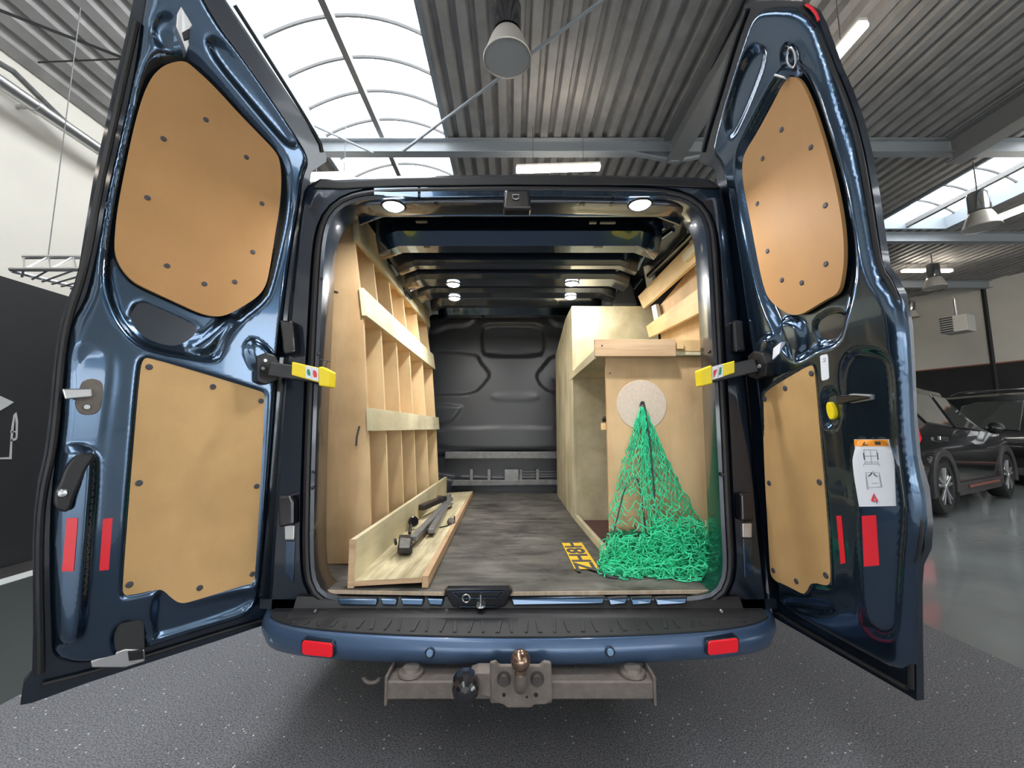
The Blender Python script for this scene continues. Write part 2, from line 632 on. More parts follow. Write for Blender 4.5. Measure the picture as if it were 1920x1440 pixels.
# ---- outer body skin (sides, roof, underside)
bs = MB()
def bsec(Y, dw=0.0, dz=0.0):
    cx = 0.022
    pts = [(-.90, .34), (-.935, .55), (-.94, 1.05), (-.925, 1.55), (-.905, 1.85), (-.88, 2.00), (-.78, 2.065), (0, 2.085)]
    full = pts + [(-x, z) for x, z in pts[-2::-1]]
    return [(cx + x * (1 - dw), Y, z + dz) for x, z in full]
bs.loft([bsec(1.60, 0.02, -0.06), bsec(1.72), bsec(2.6, 0, 0.06), bsec(4.1, 0, 0.10), bsec(4.9, 0.0, 0.08)], closed=False)
bs.build('body_shell', M['paint'], van, smooth=True, solid=0.004)
ub = MB().box(-.82, .86, 1.62, 4.9, .30, .46)
ub.build('underbody', M['black'], van, bevel=0.01)
# cab
cb = MB()
cb.loft([[(0.022 + x * k, Y, z) for x, z in ((-.88, .34), (-.88, 1.05), (-.80, zt - .05), (-.5, zt), (.5, zt), (.80, zt - .05), (.88, 1.05), (.88, .34))] for Y, zt, k in ((4.9, 2.15, 1), (5.3, 2.05, 1), (5.9, 1.35, .98), (6.35, 1.12, .93), (6.5, .9, .88))], closed=True, caps=True)
cb.build('cab', M['paint'], van, smooth=True, bevel=0.0)
for sx in (-1, 1):
    for Y in (2.55, 5.45):
        w = MB()
        c = np.array([0.022 + sx * 0.83, Y, 0.33])
        w.lathe(c - np.array([sx * .09, 0, 0]), [(.02, 0), (.20, 0), (.29, .0), (.325, .03), (.33, .09), (.325, .15), (.29, .18), (.20, .17), (.19, .14), (.02, .13)], 40, axis=(sx, 0, 0))
        w.build('wheel', M['tyre'], van, smooth=True)

# ---- load floor
FY0 = 1.425
def fl(x, y, z=FZ):
    p = onZ(x, y, z)
    return p
cut = [(-.83, 1.53), (-.83, 3.60), (.87, 3.60), (.87, 1.53)]
pL, pR = onZ(832, 1110, FZ), onZ(957, 1108, FZ)
qL, qR = onZ(845, 1092, FZ), onZ(940, 1090, FZ)
poly = [(-.655, 1.44), (pL[0], 1.42), (qL[0] , 1.42 + .035), (qR[0], 1.42 + .035), (pR[0], 1.42), (.705, 1.44), (.74, 1.53), (.90, 1.58), (.90, 3.58), (-.86, 3.58), (-.86, 1.58), (-.69, 1.53)]
MB().prism([(x, y, FZ) for x, y in poly], (0, 0, -.012)).build('cargo_floor', M['mat_floor'], van, label='grimy dark plywood load floor')
# pale plywood edge of the floor
e = MB()
for a, b in (((-.65, 1.438), (pL[0], 1.418)), ((pL[0], 1.418), (qL[0], 1.453)), ((qL[0], 1.453), (qR[0], 1.453)), ((qR[0], 1.453), (pR[0], 1.418)), ((pR[0], 1.418), (.70, 1.438))):
    e.beam((a[0], a[1], FZ - .005), (b[0], b[1], FZ - .005), .004, .011)
e.build('floor_edge', wood('pale_edge', lin(200, 182, 160), lin(164, 146, 126), (1, 20, 20), 4.0, 0.6, 0.3), van, label='pale cut edge of the plywood floor')
MB().box(-.83, .87, 3.57, 3.84, FZ - .03, FZ - .012).build('front_floor', M['paint'], van, label='bare blue metal floor before the bulkhead')
MB().box(-.83, .87, 1.44, 3.84, FZ - .06, FZ - .03).build('floor_pan', M['paint_in'], van)
# sill below the floor edge
s = MB()
prof = [(1.46, FZ - .014), (1.425, FZ - .016), (1.412, FZ - .030), (1.405, FZ - .044), (1.395, FZ - .046), (1.375, FZ - .052), (1.360, FZ - .064), (1.345, .425), (1.345, .40)]
xs = [-.70, -.4, 0, .4, .74]
s.loft([[(x, y, z) for y, z in prof] for x in xs], closed=False)
s.build('sill', M['rubber'], van, smooth=True, label='black sill trim above the bumper step')
mb = MB()
for a, b in ((632, 708), (712, 745), (750, 795), (800, 832)):
    P = [onY(a, 1122, 1.405), onY(b, 1123, 1.405), onY(b - 4, 1136, 1.40), onY(a + 4, 1135, 1.40)]
    MB().prism(P, (0, .02, 0)).build('sill_strip', M['paint'], van, bevel=.004)
for a, b in ((958, 1135), (1140, 1178), (1182, 1225), (1228, 1290)):
    P = [onY(a, 1122, 1.405), onY(b, 1120, 1.405), onY(b - 4, 1133, 1.40), onY(a + 4, 1136, 1.40)]
    MB().prism(P, (0, .02, 0)).build('sill_strip', M['paint'], van, bevel=.004)
# latch recess in the sill
lr = MB()
P = [onY(x, y, 1.40) for x, y in ((838, 1104), (955, 1103), (962, 1108), (945, 1138), (930, 1142), (865, 1142), (848, 1138), (832, 1108))]
lr.prism(P, (0, .03, 0))
lrec = lr.build('latch_recess', M['blackgloss'], van, bevel=0.004)
for a, b in (((848, 1110), (945, 1109)), ((848, 1110), (860, 1122)), ((945, 1109), (932, 1122)), ((860, 1122), (932, 1121)), ((860, 1138), (930, 1138))):
    MB().beam(onY(a[0], a[1], 1.396), onY(b[0], b[1], 1.396), .004, .0035).build('recess_rib', M['paint'], lrec, bevel=0.001)
c = onY(874, 1122, 1.392)
MB().tube([c + (.012 * math.cos(t), 0, .012 * math.sin(t)) for t in np.linspace(0, 2 * PI, 16)], .0025, 6).build('striker_loop', M['steel'], lrec, smooth=True)
c = onY(901, 1137, 1.392)
MB().lathe(c, [(.0, 0), (.016, 0), (.014, .005), (.004, .007), (.0035, .035), (0, .036)], 16).build('striker_pin', M['steel'], lrec, smooth=True)

# ---- bumper
def bsect(off, z):
    return off, z
PATH = [(-.86, 1.78), (-.862, 1.62), (-.845, 1.48), (-.80, 1.385), (-.71, 1.325), (-.56, 1.285), (-.3, 1.255), (0, 1.245)]
PATH = PATH + [(-x, y) for x, y in PATH[-2::-1]]
PATH = np.array(chaikin([(x, y) for x, y in PATH], 2, closed=False))
T = np.gradient(PATH, axis=0)
T /= np.linalg.norm(T, axis=1)[:, None]
NB = np.stack([T[:, 1], -T[:, 0]], 1)
secs = [(-.04, .437), (-.006, .437), (0, .434), (.003, .428), (.010, .412), (.012, .395), (.006, .378), (-.004, .366), (-.02, .357), (-.05, .345), (-.10, .335)]
bp = MB()
bp.loft([[(0.022 + p[0] + n[0] * d, p[1] + n[1] * d, z - .012 * (abs(p[0]) / .8) ** 3 * (1 if z < .37 else 0)) for p, n in zip(PATH, NB)] for d, z in secs], closed=False)
bumper = bp.build('rear_bumper', mat('satin_blue_bumper', (.060, .110, .205), rough=.42, metal=.55, coat=.5, coat_rough=.12), van, smooth=True, solid=0.003, angle=50, label='blue painted rear bumper')  # satin body blue, lightened to stand in for reflected light
# step pad
sp_ = MB()
inner = [(x, 1.40) for x, y in PATH]
m_ = (np.abs(PATH[:, 0]) < .80)
idx = np.where(m_)[0]
top = [(0.022 + PATH[i][0] + NB[i][0] * -.004, PATH[i][1] + NB[i][1] * -.004) for i in idx]
sp_.prism([(x, y, .438) for x, y in top] + [(0.022 + .80, 1.44, .438), (0.022 - .80, 1.44, .438)], (0, 0, .004))
pad = sp_.build('step_pad', M['step'], bumper, label='black ribbed step pad on the bumper')
rb = MB()
for i in range(34):
    x = -.66 + 1.36 * i / 33
    k = 1.26 + .07 * (abs(x) / .7) ** 2.4
    rb = MB()
    rb.beam((x, k + .01, .443), (x + .006 * (1 if i % 2 else -1) + .012 * np.sign(x) * abs(x), 1.345, .443), .007 if i % 3 else .012, .006)
    rb.build('step_rib', M['step'], bumper, bevel=0.001)

def facepatch(cx, cy, Y, w, h, th=.004, tilt=0, r=6):
    """rounded rectangle on the bumper face in pixels -> list of points"""
    P = []
    for sx, sy in ((1, -1), (1, 1), (-1, 1), (-1, -1)):
        for k in range(4):
            a = {(1, -1): -PI / 2, (1, 1): 0, (-1, 1): PI / 2, (-1, -1): PI}[(sx, sy)] + k * PI / 6
            x = cx + sx * (w / 2 - r) + r * math.cos(a)
            y = cy + sy * (h / 2 - r) + r * math.sin(a)
            P.append(onY(x, y + (x - cx) * tilt, Y - (x - 960) * 0))
    return P

for cx, cy, tl in ((597, 1214.5, .05), (1354, 1210.5, -.05)):
    Yb = 1.272 if cx < 900 else 1.272
    P = facepatch(cx, cy, Yb, 66, 29, tilt=tl)
    sg = -1 if cx < 900 else 1
    P = [p + np.array([0, abs(p[0] - .022) ** 2 * .09 - .035, 0]) for p in P]
    P = [O + (p - O) * 1 for p in P]
    MB().prism([p for p in P], (0, .03, 0)).build('reflector_surround', M['paint_in'], bumper, bevel=0.002)
    P2 = [p.mean() if False else p for p in P]
    c0 = np.mean(P, axis=0)
    P2 = [c0 + (p - c0) * .90 + np.array([0, -.004, 0]) for p in P]
    MB().prism(P2, (0, .02, 0)).build('reflector', M['redlamp'], bumper, bevel=0.002, label='red bumper reflector')
for cx, cy, Yb in ((806, 1224, 1.240), (1144, 1222, 1.240), (514, 1197, 1.345), (1414, 1190, 1.345)):
    c = onY(cx, cy, Yb)
    MB().lathe(c, [(.0, .006), (.0085, .006), (.0095, .004), (.0095, -.006)], 20, axis=(0, -1, 0)).build('parking_sensor', mat('sensor_paint', (.22, .36, .55), .25, .3), bumper, smooth=True)  # sensor colour is pale to hold its reflected light
    MB().tube([c + (.0125 * math.cos(t), -.001, .0125 * math.sin(t)) for t in np.linspace(0, 2 * PI, 20)[:-1]], .0016, 6, closed=True).build('sensor_ring', M['paint_in'], bumper, smooth=True)

# ---- tow bar
TY = 1.20
tb = MB()
x0, x1 = onY(724, 1290, TY)[0], onY(1227, 1290, TY)[0]
z1, z0 = onY(960, 1278, TY)[2], onY(960, 1312, TY)[2]
tb.box(x0, x1, TY, TY + .07, z0, z1)
tow = tb.build('tow_bar', M['rawsteel'], van, bevel=0.004, label='bare grey steel tow bar under the bumper')
for x in (x0, x1):
    MB().box(x - .004, x + .004, TY - .004, TY + .085, z0 - .014, z1 + .014).build('end_plate', M['rawsteel'], tow, bevel=0.002)
for px in (771, 1186):
    c = onY(px, 1274, TY + .04)
    MB().lathe((c[0], TY + .038, z1 + .002), [(.001, .016), (.022, .016), (.026, .008), (.034, .006), (.036, 0)], 24).build('drain_boss', M['rawsteel'], tow, smooth=True)
PY = 1.165
pp = [(918, 1243), (930, 1240), (936, 1248), (1012, 1248), (1020, 1240), (1034, 1243), (1036, 1312), (1024, 1322), (1002, 1322), (996, 1328), (950, 1328), (944, 1322), (930, 1318), (920, 1310)]
MB().prism([onY(x, y, PY) for x, y in pp], (0, .012, 0)).build('mount_plate', M['rawsteel'], tow, bevel=0.004)
MB().prism([onY(x, y, PY + .004) for x, y in ((908, 1262), (925, 1262), (925, 1310), (908, 1306), (890, 1300), (880, 1268), (895, 1262))], (0, .05, 0)).build('side_bracket', M['rawsteel'], tow, bevel=0.003)
MB().box(onY(918, 1280, PY)[0], onY(1036, 1280, PY)[0], PY + .01, TY + .06, z0 + .004, z1 - .004).build('mount_block', M['rawsteel'], tow, bevel=0.006)
for px in (945, 1007):
    c = onY(px, 1273, PY - .001)
    MB().lathe(c, [(.0, .012), (.013, .012), (.0145, .009), (.0145, 0), (.019, 0), (.019, -.002)], 22, axis=(0, -1, 0)).build('bolt', mat('bolt_steel', (.07, .065, .06), .5, .4), tow, smooth=True)
for px, py, r in ((945, 1303, .005), (1005, 1303, .0055), (988, 1307, .003)):
    c = onY(px, py, PY - .0006)
    MB().lathe(c, [(.0, 0), (r, 0), (r, -.004)], 16, axis=(0, -1, 0)).build('bolt_hole', M['black'], tow)
bc = onY(976, 1238, 1.13)
ball = MB()
pr = [(.0001, .025)] + [(.025 * math.sin(t), .025 * math.cos(t)) for t in np.linspace(.2, 2.5, 14)] + [(.014, -.026), (.015, -.032)]
ball.lathe(bc, pr, 32)
ball.build('tow_ball', M['ball'], tow, smooth=True, label='polished worn tow ball')
nk = [bc + (0, 0, -.022), bc + (0, .002, -.045), bc + (0, .012, -.066), bc + (0, .03, -.080), bc + (0, .05, -.085)]
MB().tube(nk, [.0135, .016, .017, .0165, .016], 20).build('ball_neck', M['rawsteel'], tow, smooth=True)
sc_ = onY(873, 1292, 1.145)
MB().lathe(sc_, [(.0001, .026), (.016, .025), (.026, .018), (.034, .004), (.036, -.01), (.036, -.035), (.030, -.045)], 14, axis=(0.1, -1, .1)).build('tow_socket', M['blackgloss'], tow, smooth=True, angle=20, label='black round trailer socket')
# towing eye under the bumper at left
c = onY(697, 1268, 1.30)
MB().tube([c + (.024 * math.cos(t), 0, .024 * math.sin(t) * .7) for t in np.linspace(PI, 2 * PI, 12)], .006, 8).build('towing_eye', M['rawsteel'], van, smooth=True)

# ---- interior: side walls, roof lining, bows, bulkhead
def isec(Y, dz=0.0):
    pts = [(-.89, FZ), (-.905, 1.0), (-.895, 1.5), (-.88, 1.80), (-.855, 1.97), (-.78, 2.025), (0, 2.035)]
    full = pts + [(-x, z) for x, z in pts[-2::-1]]
    return [(.022 + x, Y, z + (dz if z > 1.4 else 0)) for x, z in full]
il = MB()
il.loft([isec(1.56, -.04), isec(1.72, 0), isec(2.0, .01), isec(2.8, .05), isec(3.86, .10)], closed=False)
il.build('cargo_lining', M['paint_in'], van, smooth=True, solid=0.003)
# header underside
hu = MB()
hu.loft([[(x, y, z - .014 * (abs(x) / .6) ** 3) for x in np.linspace(-.60, .64, 17)] for y, z in ((1.43, 1.862), (1.44, 1.850), (1.50, 1.846), (1.525, 1.852), (1.53, 1.875), (1.60, 2.02))], closed=False)
hu.build('header_panel', M['paint_in'], van, smooth=True, solid=.002)

def bow(Y, zb, zt, dep, x0, x1, m, name='roof_bow'):
    """hat shaped roof cross member"""
    b = MB()
    pr = [(Y - .06, zt), (Y - (.040 if m is M['paint'] else .018), zb + (.048 if m is M['paint'] else .022)), (Y, zb + .006), (Y + .004, zb), (Y + dep, zb), (Y + dep + .004, zb + .004), (Y + dep + .02, zt)]
    L = []
    for x, k in ((x0 - .09, -.035), (x0, 0), (x0 + .05, 0), (x1 - .05, 0), (x1, 0), (x1 + .09, -.035)):
        L.append([(x, y, z + k) for y, z in pr])
    b.loft(L, closed=False)
    return b.build(name, m, van, smooth=True, solid=.002, angle=30)
bow(1.525, 1.848, 1.90, .012, -.50, .56, M['paint'])
bow(1.76, 1.835, 2.035, .075, -.50, .56, M['paint'])
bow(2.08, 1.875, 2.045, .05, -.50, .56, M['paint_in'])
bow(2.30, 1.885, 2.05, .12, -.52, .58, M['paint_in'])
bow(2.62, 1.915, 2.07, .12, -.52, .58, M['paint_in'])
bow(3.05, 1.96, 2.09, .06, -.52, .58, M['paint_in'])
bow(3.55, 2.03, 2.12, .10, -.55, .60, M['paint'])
# small stamped holes in bows
for px, py, Y, w in ((790, 414, 1.57, 22), (1140, 416, 1.57, 30), (1112, 416, 1.57, 14), (1092, 381, 1.44, 10), (1148, 381, 1.44, 8), (817, 381, 1.44, 8), (1122, 461, 1.77, 18), (800, 461, 1.77, 12)):
    c = onY(px, py, Y)
    MB().box(c[0] - w / 2 / F * Y, c[0] + w / 2 / F * Y, Y - .004, Y + .012, c[2] - .004, c[2] + .003).build('stamped_slot', M['black'], van)
# interior LED lamps
def puck(px, py, z):
    p = onZ(px, py, z)
    o = MB().lathe(p, [(.0001, -.008), (.030, -.008), (.036, -.003), (.037, .002)], 28).build('interior_lamp', M['puck'], van, smooth=True, label='lit round LED lamp in the van roof')
    MB().lathe(p, [(.037, .004), (.044, .002), (.046, -.002), (.040, -.006), (.037, -.004)], 28).build('lamp_bezel', M['black'], o, smooth=True)
    ld = bpy.data.lights.new('led_lamp_light', 'AREA')
    ld.shape = 'DISK'
    ld.size = .06
    ld.energy = LED
    ld.color = (1.0, 0.98, 0.95)
    lo = bpy.data.objects.new('led_lamp_light', ld)
    lo.location = (p[0], p[1], p[2] - .014)
    COL.objects.link(lo)
LED = 2.8
for px, py, z in ((738, 386, 1.838), (1200, 383, 1.838), (850, 533, 1.876), (1072, 531, 1.876), (852, 559, 1.906), (1070, 557, 1.906)):
    puck(px, py, z)

# bulkhead
BY = 3.84
def b2(x, y):
    p = onY(x, y, BY)
    return (p[0], p[2])
BO = [(-.83, FZ - .02), (.87, FZ - .02), (.87, 1.7), (.80, 2.06), (.6, 2.13), (-.56, 2.13), (-.76, 2.06), (-.83, 1.7)]
feat = [
    ([b2(*q) for q in ((903, 618), (912, 608), (1010, 608), (1019, 618), (1021, 655), (1012, 668), (912, 668), (904, 658))], -.022, .018),
    ([b2(*q) for q in ((780, 662), (895, 662), (902, 682), (920, 700), (912, 715), (893, 735), (870, 740), (780, 740))], -.014, .018),
    ([b2(*q) for q in ((1120, 660), (1035, 665), (1020, 685), (1004, 703), (1012, 722), (1035, 738), (1120, 742))], -.014, .018),
    ([b2(*q) for q in ((780, 625), (820, 622), (838, 612), (870, 612), (888, 604), (896, 590), (780, 580))], .014, .02),
    ([b2(*q) for q in ((1130, 612), (1045, 612), (1035, 604), (1025, 590), (1130, 580))], .014, .02),
    ([b2(*q) for q in ((780, 760), (866, 760), (864, 768), (845, 795), (780, 797))], .014, .014),
    ([b2(*q) for q in ((780, 801), (1130, 801), (1130, 842), (780, 842))], .012, .02),
    ([b2(*q) for q in ((780, 846), (1130, 846), (1130, 900), (780, 900))], -.05, .03),
    ([b2(*q) for q in ((920, 745), (930, 738), (1000, 738), (1012, 745), (1000, 752), (930, 752))], .006, .03),
]
def hb(P):
    h = np.zeros(len(P))
    for poly, d, w in feat:
        h = h + (d - 0) * sstep(sdist(P, chaikin(poly, 2)), w)
    return h
relief(BO, .018, hb, lambda u, v, h: (u, BY - h, v), -.03).build('bulkhead', M['bulk'], van, smooth=True, angle=60, label='charcoal moulded bulkhead panel at the front of the load bay')
MB().box(-.60, .64, BY - .07, BY + .01, onY(960, 860, BY - .07)[2], onY(960, 847, BY - .07)[2]).build('bulkhead_rail', M['bargrey'], van, bevel=.004)
mb = MB()
for px, w in ((884, 6), (917, 6), (961, 30), (1008, 6), (975, 8)):
    P = [onY(px - w / 2, 880, BY - .05), onY(px + w / 2, 880, BY - .05), onY(px + w / 2, 904, BY - .06), onY(px - w / 2, 904, BY - .06)]
    MB().prism(P, (0, .02, 0)).build('bulkhead_bracket', M['bargrey'], van, bevel=.003)
mb = MB()
mb.prism([onY(x, y, BY - .06) for x, y in ((850, 900), (1060, 900), (1060, 909), (845, 911))], (0, .03, 0))
mb.build('bulkhead_ledge', M['bargrey'], van, bevel=.003)
for i in range(4):
    MB().beam(onY(975, 884 + i * 5, BY - .055), onY(1045, 884 + i * 5, BY - .055), .006, .004).build('vent_slat', M['bargrey'], van)
# roof corner mouldings at right: body ribs, black gutter tube, grey cowl
MB().tube([onX(1305, 430, .80), onX(1290, 447, .80), onX(1217, 517, .80)], .016, 10).build('cable_duct', M['blackgloss'], van, smooth=True)
cw = MB()
P = [onY(x, y, 2.75) for x, y in ((1148, 572), (1160, 540), (1172, 524), (1184, 530), (1196, 572))]
cw.prism(P, (.02, .22, 0))
cw.build('grey_cowl', mat('cowl_grey', (.12, .12, .125), .5), van, bevel=.012, seg=3)
for a, b, Y in (((1180, 500), (1200, 465), 2.1), ((1195, 505), (1213, 470), 2.1), ((1150, 512), (1185, 480), 2.2), ((1225, 440), (1248, 424), 1.75), ((1235, 450), (1262, 430), 1.75), ((1190, 540), (1205, 520), 2.5), ((745, 515), (720, 480), 2.1), ((770, 560), (745, 530), 2.4)):
    MB().tube([onY(a[0], a[1], Y + .1), onY(b[0], b[1], Y)], .012, 8).build('stiffener', M['paint'], van, smooth=True)
# inner jamb details: pale bracket patches and hinges
for P in (((533, 985), (552, 985), (551, 1012), (534, 1012)), ((1392, 981), (1410, 981), (1410, 1008), (1393, 1008))):
    o_ = MB().prism([onY(x, y, 1.432) for x, y in P], (0, .02, 0)).build('hinge_bracket', M['alu'], van, bevel=.002)
for P in (((535, 1015), (553, 1015), (550, 1093), (534, 1074)), ((1393, 1010), (1412, 1010), (1411, 1070), (1396, 1085))):
    MB().prism([onY(x, y, 1.436) for x, y in P], (0, .01, 0)).build('jamb_panel', M['paint'], van, bevel=.002)
for P in (((520, 930), (545, 928), (550, 940), (550, 985), (522, 990)), ((1388, 925), (1412, 925), (1414, 978), (1390, 978)), ((523, 600), (548, 600), (553, 660), (530, 665)), ((1375, 600), (1395, 600), (1400, 660), (1378, 660))):
    MB().prism([onY(x, y, 1.40) for x, y in P], (0, .05, 0)).build('hinge', M['blackgloss'], van, bevel=.008, seg=3)
for px, py in ((606, 521), (601, 664), (592, 885), (590, 915), (1326, 660), (1350, 890)):
    c = onY(px - 4 if px < 900 else px + 4, py, 1.405)
    MB().lathe(c, [(0, .006), (.005, .006), (.006, 0)], 12, axis=(0, -1, 0)).build('flange_plug', M['black'], van)
for px in (592, 1352):
    c = onY(px, 1145, 1.385)
    MB().lathe(c, [(0, .006), (.004, .006), (.005, 0)], 12, axis=(0, -1, 0)).build('sill_screw', M['steel'], van)


# ================================================================== REAR DOORS
class Door:
    def __init__(s, hb, ht, fb, Yh, v0, k):
        A = onY(*hb, Yh)
        B = onY(*ht, Yh)
        C = onZ(*fb, A[2])
        eu = C - A
        s.L = np.linalg.norm(eu)
        eu = eu / s.L
        n = np.cross(B - A, C - A)
        n /= np.linalg.norm(n)
        if np.dot(n, O - A) < 0:
            n = -n
        ev = np.cross(n, eu)
        if ev[2] < 0:
            ev = -ev
        s.A, s.eu, s.ev, s.n, s.v0, s.k = A, eu, ev, n, v0, k

    def bend(s, v):
        return s.k * np.maximum(v - s.v0, 0) ** 2

    def to3(s, u, v, h):
        return s.A + u * s.eu + v * s.ev + (h + s.bend(v)) * s.n

    def uv(s, x, y, h=0.0):
        r = ray(x, y)
        d = h
        v = 0
        for _ in range(30):
            P0 = s.A + d * s.n
            t = np.dot(P0 - O, s.n) / np.dot(r, s.n)
            q = O + r * t - s.A
            v = np.dot(q, s.ev)
            u = np.dot(q, s.eu)
            d = 0.6 * d + 0.4 * (h + s.bend(v))
        return np.array([u, v])

    def p(s, x, y, h=0.0):
        u, v = s.uv(x, y, h)
        return s.to3(u, v, h)

    def slab(s, px, h0, h1, sm=0):
        """prism whose front face shows at the given pixels at height h1"""
        P = chaikin(px, sm) if sm else arr2(px)
        P = [s.uv(x, y, h1) for x, y in P]
        top = [s.to3(u, v, h1) for u, v in P]
        bot = [s.to3(u, v, h0) for u, v in P]
        n = len(P)
        mb = MB()
        mb.add(top + bot, [tuple(range(n)), tuple(range(2 * n - 1, n - 1, -1))] + [((i + 1) % n, i, n + i, n + (i + 1) % n) for i in range(n)])
        return mb


def make_door(D, sil, inner, feats, boards, plugs, lbl, seal_paths):
    outer = relief([D.uv(x, y, -.03) for x, y in sil], .03, lambda Q: np.full(len(Q), -.030), D.to3, -.050, True)
    door = outer.build('rear_door', M['paint_in'], van, smooth=True, label=lbl)
    fl_ = []
    for f in feats:
        px_ = chaikin(f[0], 2)
        P = [D.uv(x, y, f[1] if len(f) > 3 else 0) for x, y in px_]
        if len(f) > 3:                             # a sloping facet: place each corner at its own height
            for _ in range(3):
                um = min(p[0] for p in P)
                P = [D.uv(x, y, f[1] - f[3] * (p[0] - um)) for (x, y), p in zip(px_, P)]
        fl_.append((P, *f[1:]))
    def hf(Q):
        h = np.zeros(len(Q))
        for P, d, w, *tl in fl_:
            k = sstep(sdist(Q, P), w)
            if tl:
                d = d - tl[0] * (Q[:, 0] - np.array(P)[:, 0].min())
            h = h + d * k
        rim = sdist(Q, outl)
        return h - .02 * (1 - np.clip(rim / .022, 0, 1)) ** 2
    outl = [D.uv(x, y) for x, y in chaikin(inner, 2)]
    D.hf = hf
    relief(outl, .0085, hf, D.to3, -.034).build('inner_panel', M['paint'], door, smooth=True, angle=70, label='blue pressed steel inner skin')
    for B, mm in boards:
        P, m = B, mm
        relief([D.uv(x, y, -.004) for x, y in chaikin(P, 2)], .022, lambda Q: np.full(len(Q), -.004), D.to3, -.016, True).build('plywood_board', m, door, smooth=True, label='tan plywood lining board')
    for (x, y), r in plugs:
        u, v = D.uv(x, y, 0)
        c = D.to3(u, v, -.004)
        MB().lathe(c, [(0, .0025), (r * .75, .0025), (r, .001), (r, -.001)], 16, axis=tuple(D.n)).build('board_plug', M['ink'], door, smooth=True)
    for sp in seal_paths:
        pts, r, h = sp
        MB().tube([D.p(x, y, h) for x, y in chaikin(pts, 2, closed=False)], r, 8).build('edge_seal', M['rubber'], door, smooth=True)
    return door


# ---------------- left door
DL = Door((492, 1176), (581, 335), (45, 1318), 1.44, 1.42, .55)
silL = [(262, -60), (250, 0), (235, 70), (215, 155), (195, 245), (175, 335), (160, 425), (148, 500), (138, 535), (118, 580), (106, 640), (99, 700), (92, 780), (83, 850), (71, 900), (64, 960), (61, 1020), (62, 1180), (60, 1262), (44, 1280), (38, 1322), (60, 1318), (165, 1280), (300, 1236), (400, 1204), (495, 1172), (506, 1120), (520, 950), (530, 800), (541, 650), (552, 540), (565, 450), (578, 380), (584, 322), (612, 303), (612, 290), (600, 268), (420, 0), (385, -60)]
inL = [(282, -50), (270, 10), (262, 75), (252, 140), (228, 250), (206, 340), (192, 420), (176, 500), (160, 560), (135, 600), (124, 660), (118, 740), (110, 820), (99, 900), (93, 980), (93, 1100), (96, 1200), (100, 1245), (175, 1252), (300, 1212), (400, 1180), (484, 1155), (496, 1080), (507, 950), (519, 800), (530, 650), (541, 540), (554, 450), (567, 380), (572, 330), (585, 300), (570, 265), (480, 130), (400, 20), (370, -50)]
bUL = [(318, 118), (345, 113), (362, 125), (400, 160), (450, 215), (490, 256), (518, 285), (526, 305), (528, 345), (524, 390), (514, 450), (505, 510), (498, 537), (484, 556), (455, 575), (428, 590), (405, 594), (378, 589), (330, 567), (280, 544), (250, 529), (228, 505), (216, 478), (215, 450), (220, 395), (234, 320), (252, 235), (268, 178), (284, 145), (300, 128)]
bLL = [(268, 671), (285, 672), (400, 706), (480, 731), (497, 737), (496, 760), (489, 900), (483, 1000), (478, 1080), (476, 1094), (455, 1098), (360, 1128), (338, 1132), (322, 1122), (306, 1106), (292, 1106), (250, 1115), (231, 1117), (230, 1095), (245, 900), (262, 700)]
recL = [(290, 108), (262, 150), (245, 220), (222, 320), (204, 410), (196, 480), (204, 545), (224, 600), (258, 640), (300, 657), (350, 664), (402, 674), (412, 655), (425, 625), (450, 596), (490, 566), (504, 545), (520, 480), (538, 400), (541, 330), (530, 288), (470, 222), (410, 150), (360, 100), (325, 98)]
chL = [(136, 652), (205, 655), (212, 700), (200, 780), (188, 860), (180, 950), (172, 1100), (166, 1195), (150, 1220), (108, 1222), (96, 1180), (94, 1000), (104, 870), (116, 760)]
ch2L = [(108, 842), (176, 842), (175, 900), (167, 1000), (160, 1100), (153, 1190), (140, 1212), (110, 1210), (99, 1150), (97, 980), (102, 900)]
fL = [(recL, -.026, .030), (bLL, -.010, .02), (chL, .004, .035, .16), (ch2L, .026, .022, .28),
      ([(345, 655), (395, 668), (432, 612), (445, 596), (425, 596), (390, 628)], .022, .03),
      ([(262, 560), (300, 575), (355, 600), (380, 615), (340, 650), (280, 635), (245, 600)], -.010, .02),
      ([(462, 640), (485, 640), (515, 672), (515, 700), (470, 690)], .016, .02),
      ([(215, 1168), (278, 1160), (280, 1228), (212, 1232)], -.014, .012),
      ([(285, 1195), (295, 1100), (330, 1140), (480, 1105), (480, 1140), (300, 1200)], -.012, .03),
      ([(380, 80), (420, 70), (560, 260), (545, 275), (500, 225)], -.012, .03),
      ([(280, 40), (330, 20), (345, 90), (300, 95)], -.010, .03)]
plugL = [((x, y), .0075) for x, y in ((387, 223), (307, 259), (463, 294), (277, 370), (492, 381), (314, 498), (475, 472), (384, 532), (441, 528))] + \
        [((x, y), .0085) for x, y in ((280, 688), (400, 725), (490, 752), (261, 906), (482, 912), (243, 1097), (474, 1077), (375, 1103))]
sealL = [([(256, 40), (232, 150), (205, 270), (183, 370), (168, 460), (150, 535), (130, 590), (116, 660), (108, 760), (98, 850), (83, 910), (74, 980), (73, 1100), (76, 1200), (76, 1262)], .008, -.022),
         ([(440, 10), (600, 262), (604, 285)], .006, -.026), ([(80, 1283), (165, 1262), (300, 1222), (400, 1190), (492, 1163)], .006, -.024)]
doorL = make_door(DL, silL, inL, fL, [(bUL, M['board']), (bLL, M['board_low'])], plugL, 'open left rear door seen from inside', sealL)


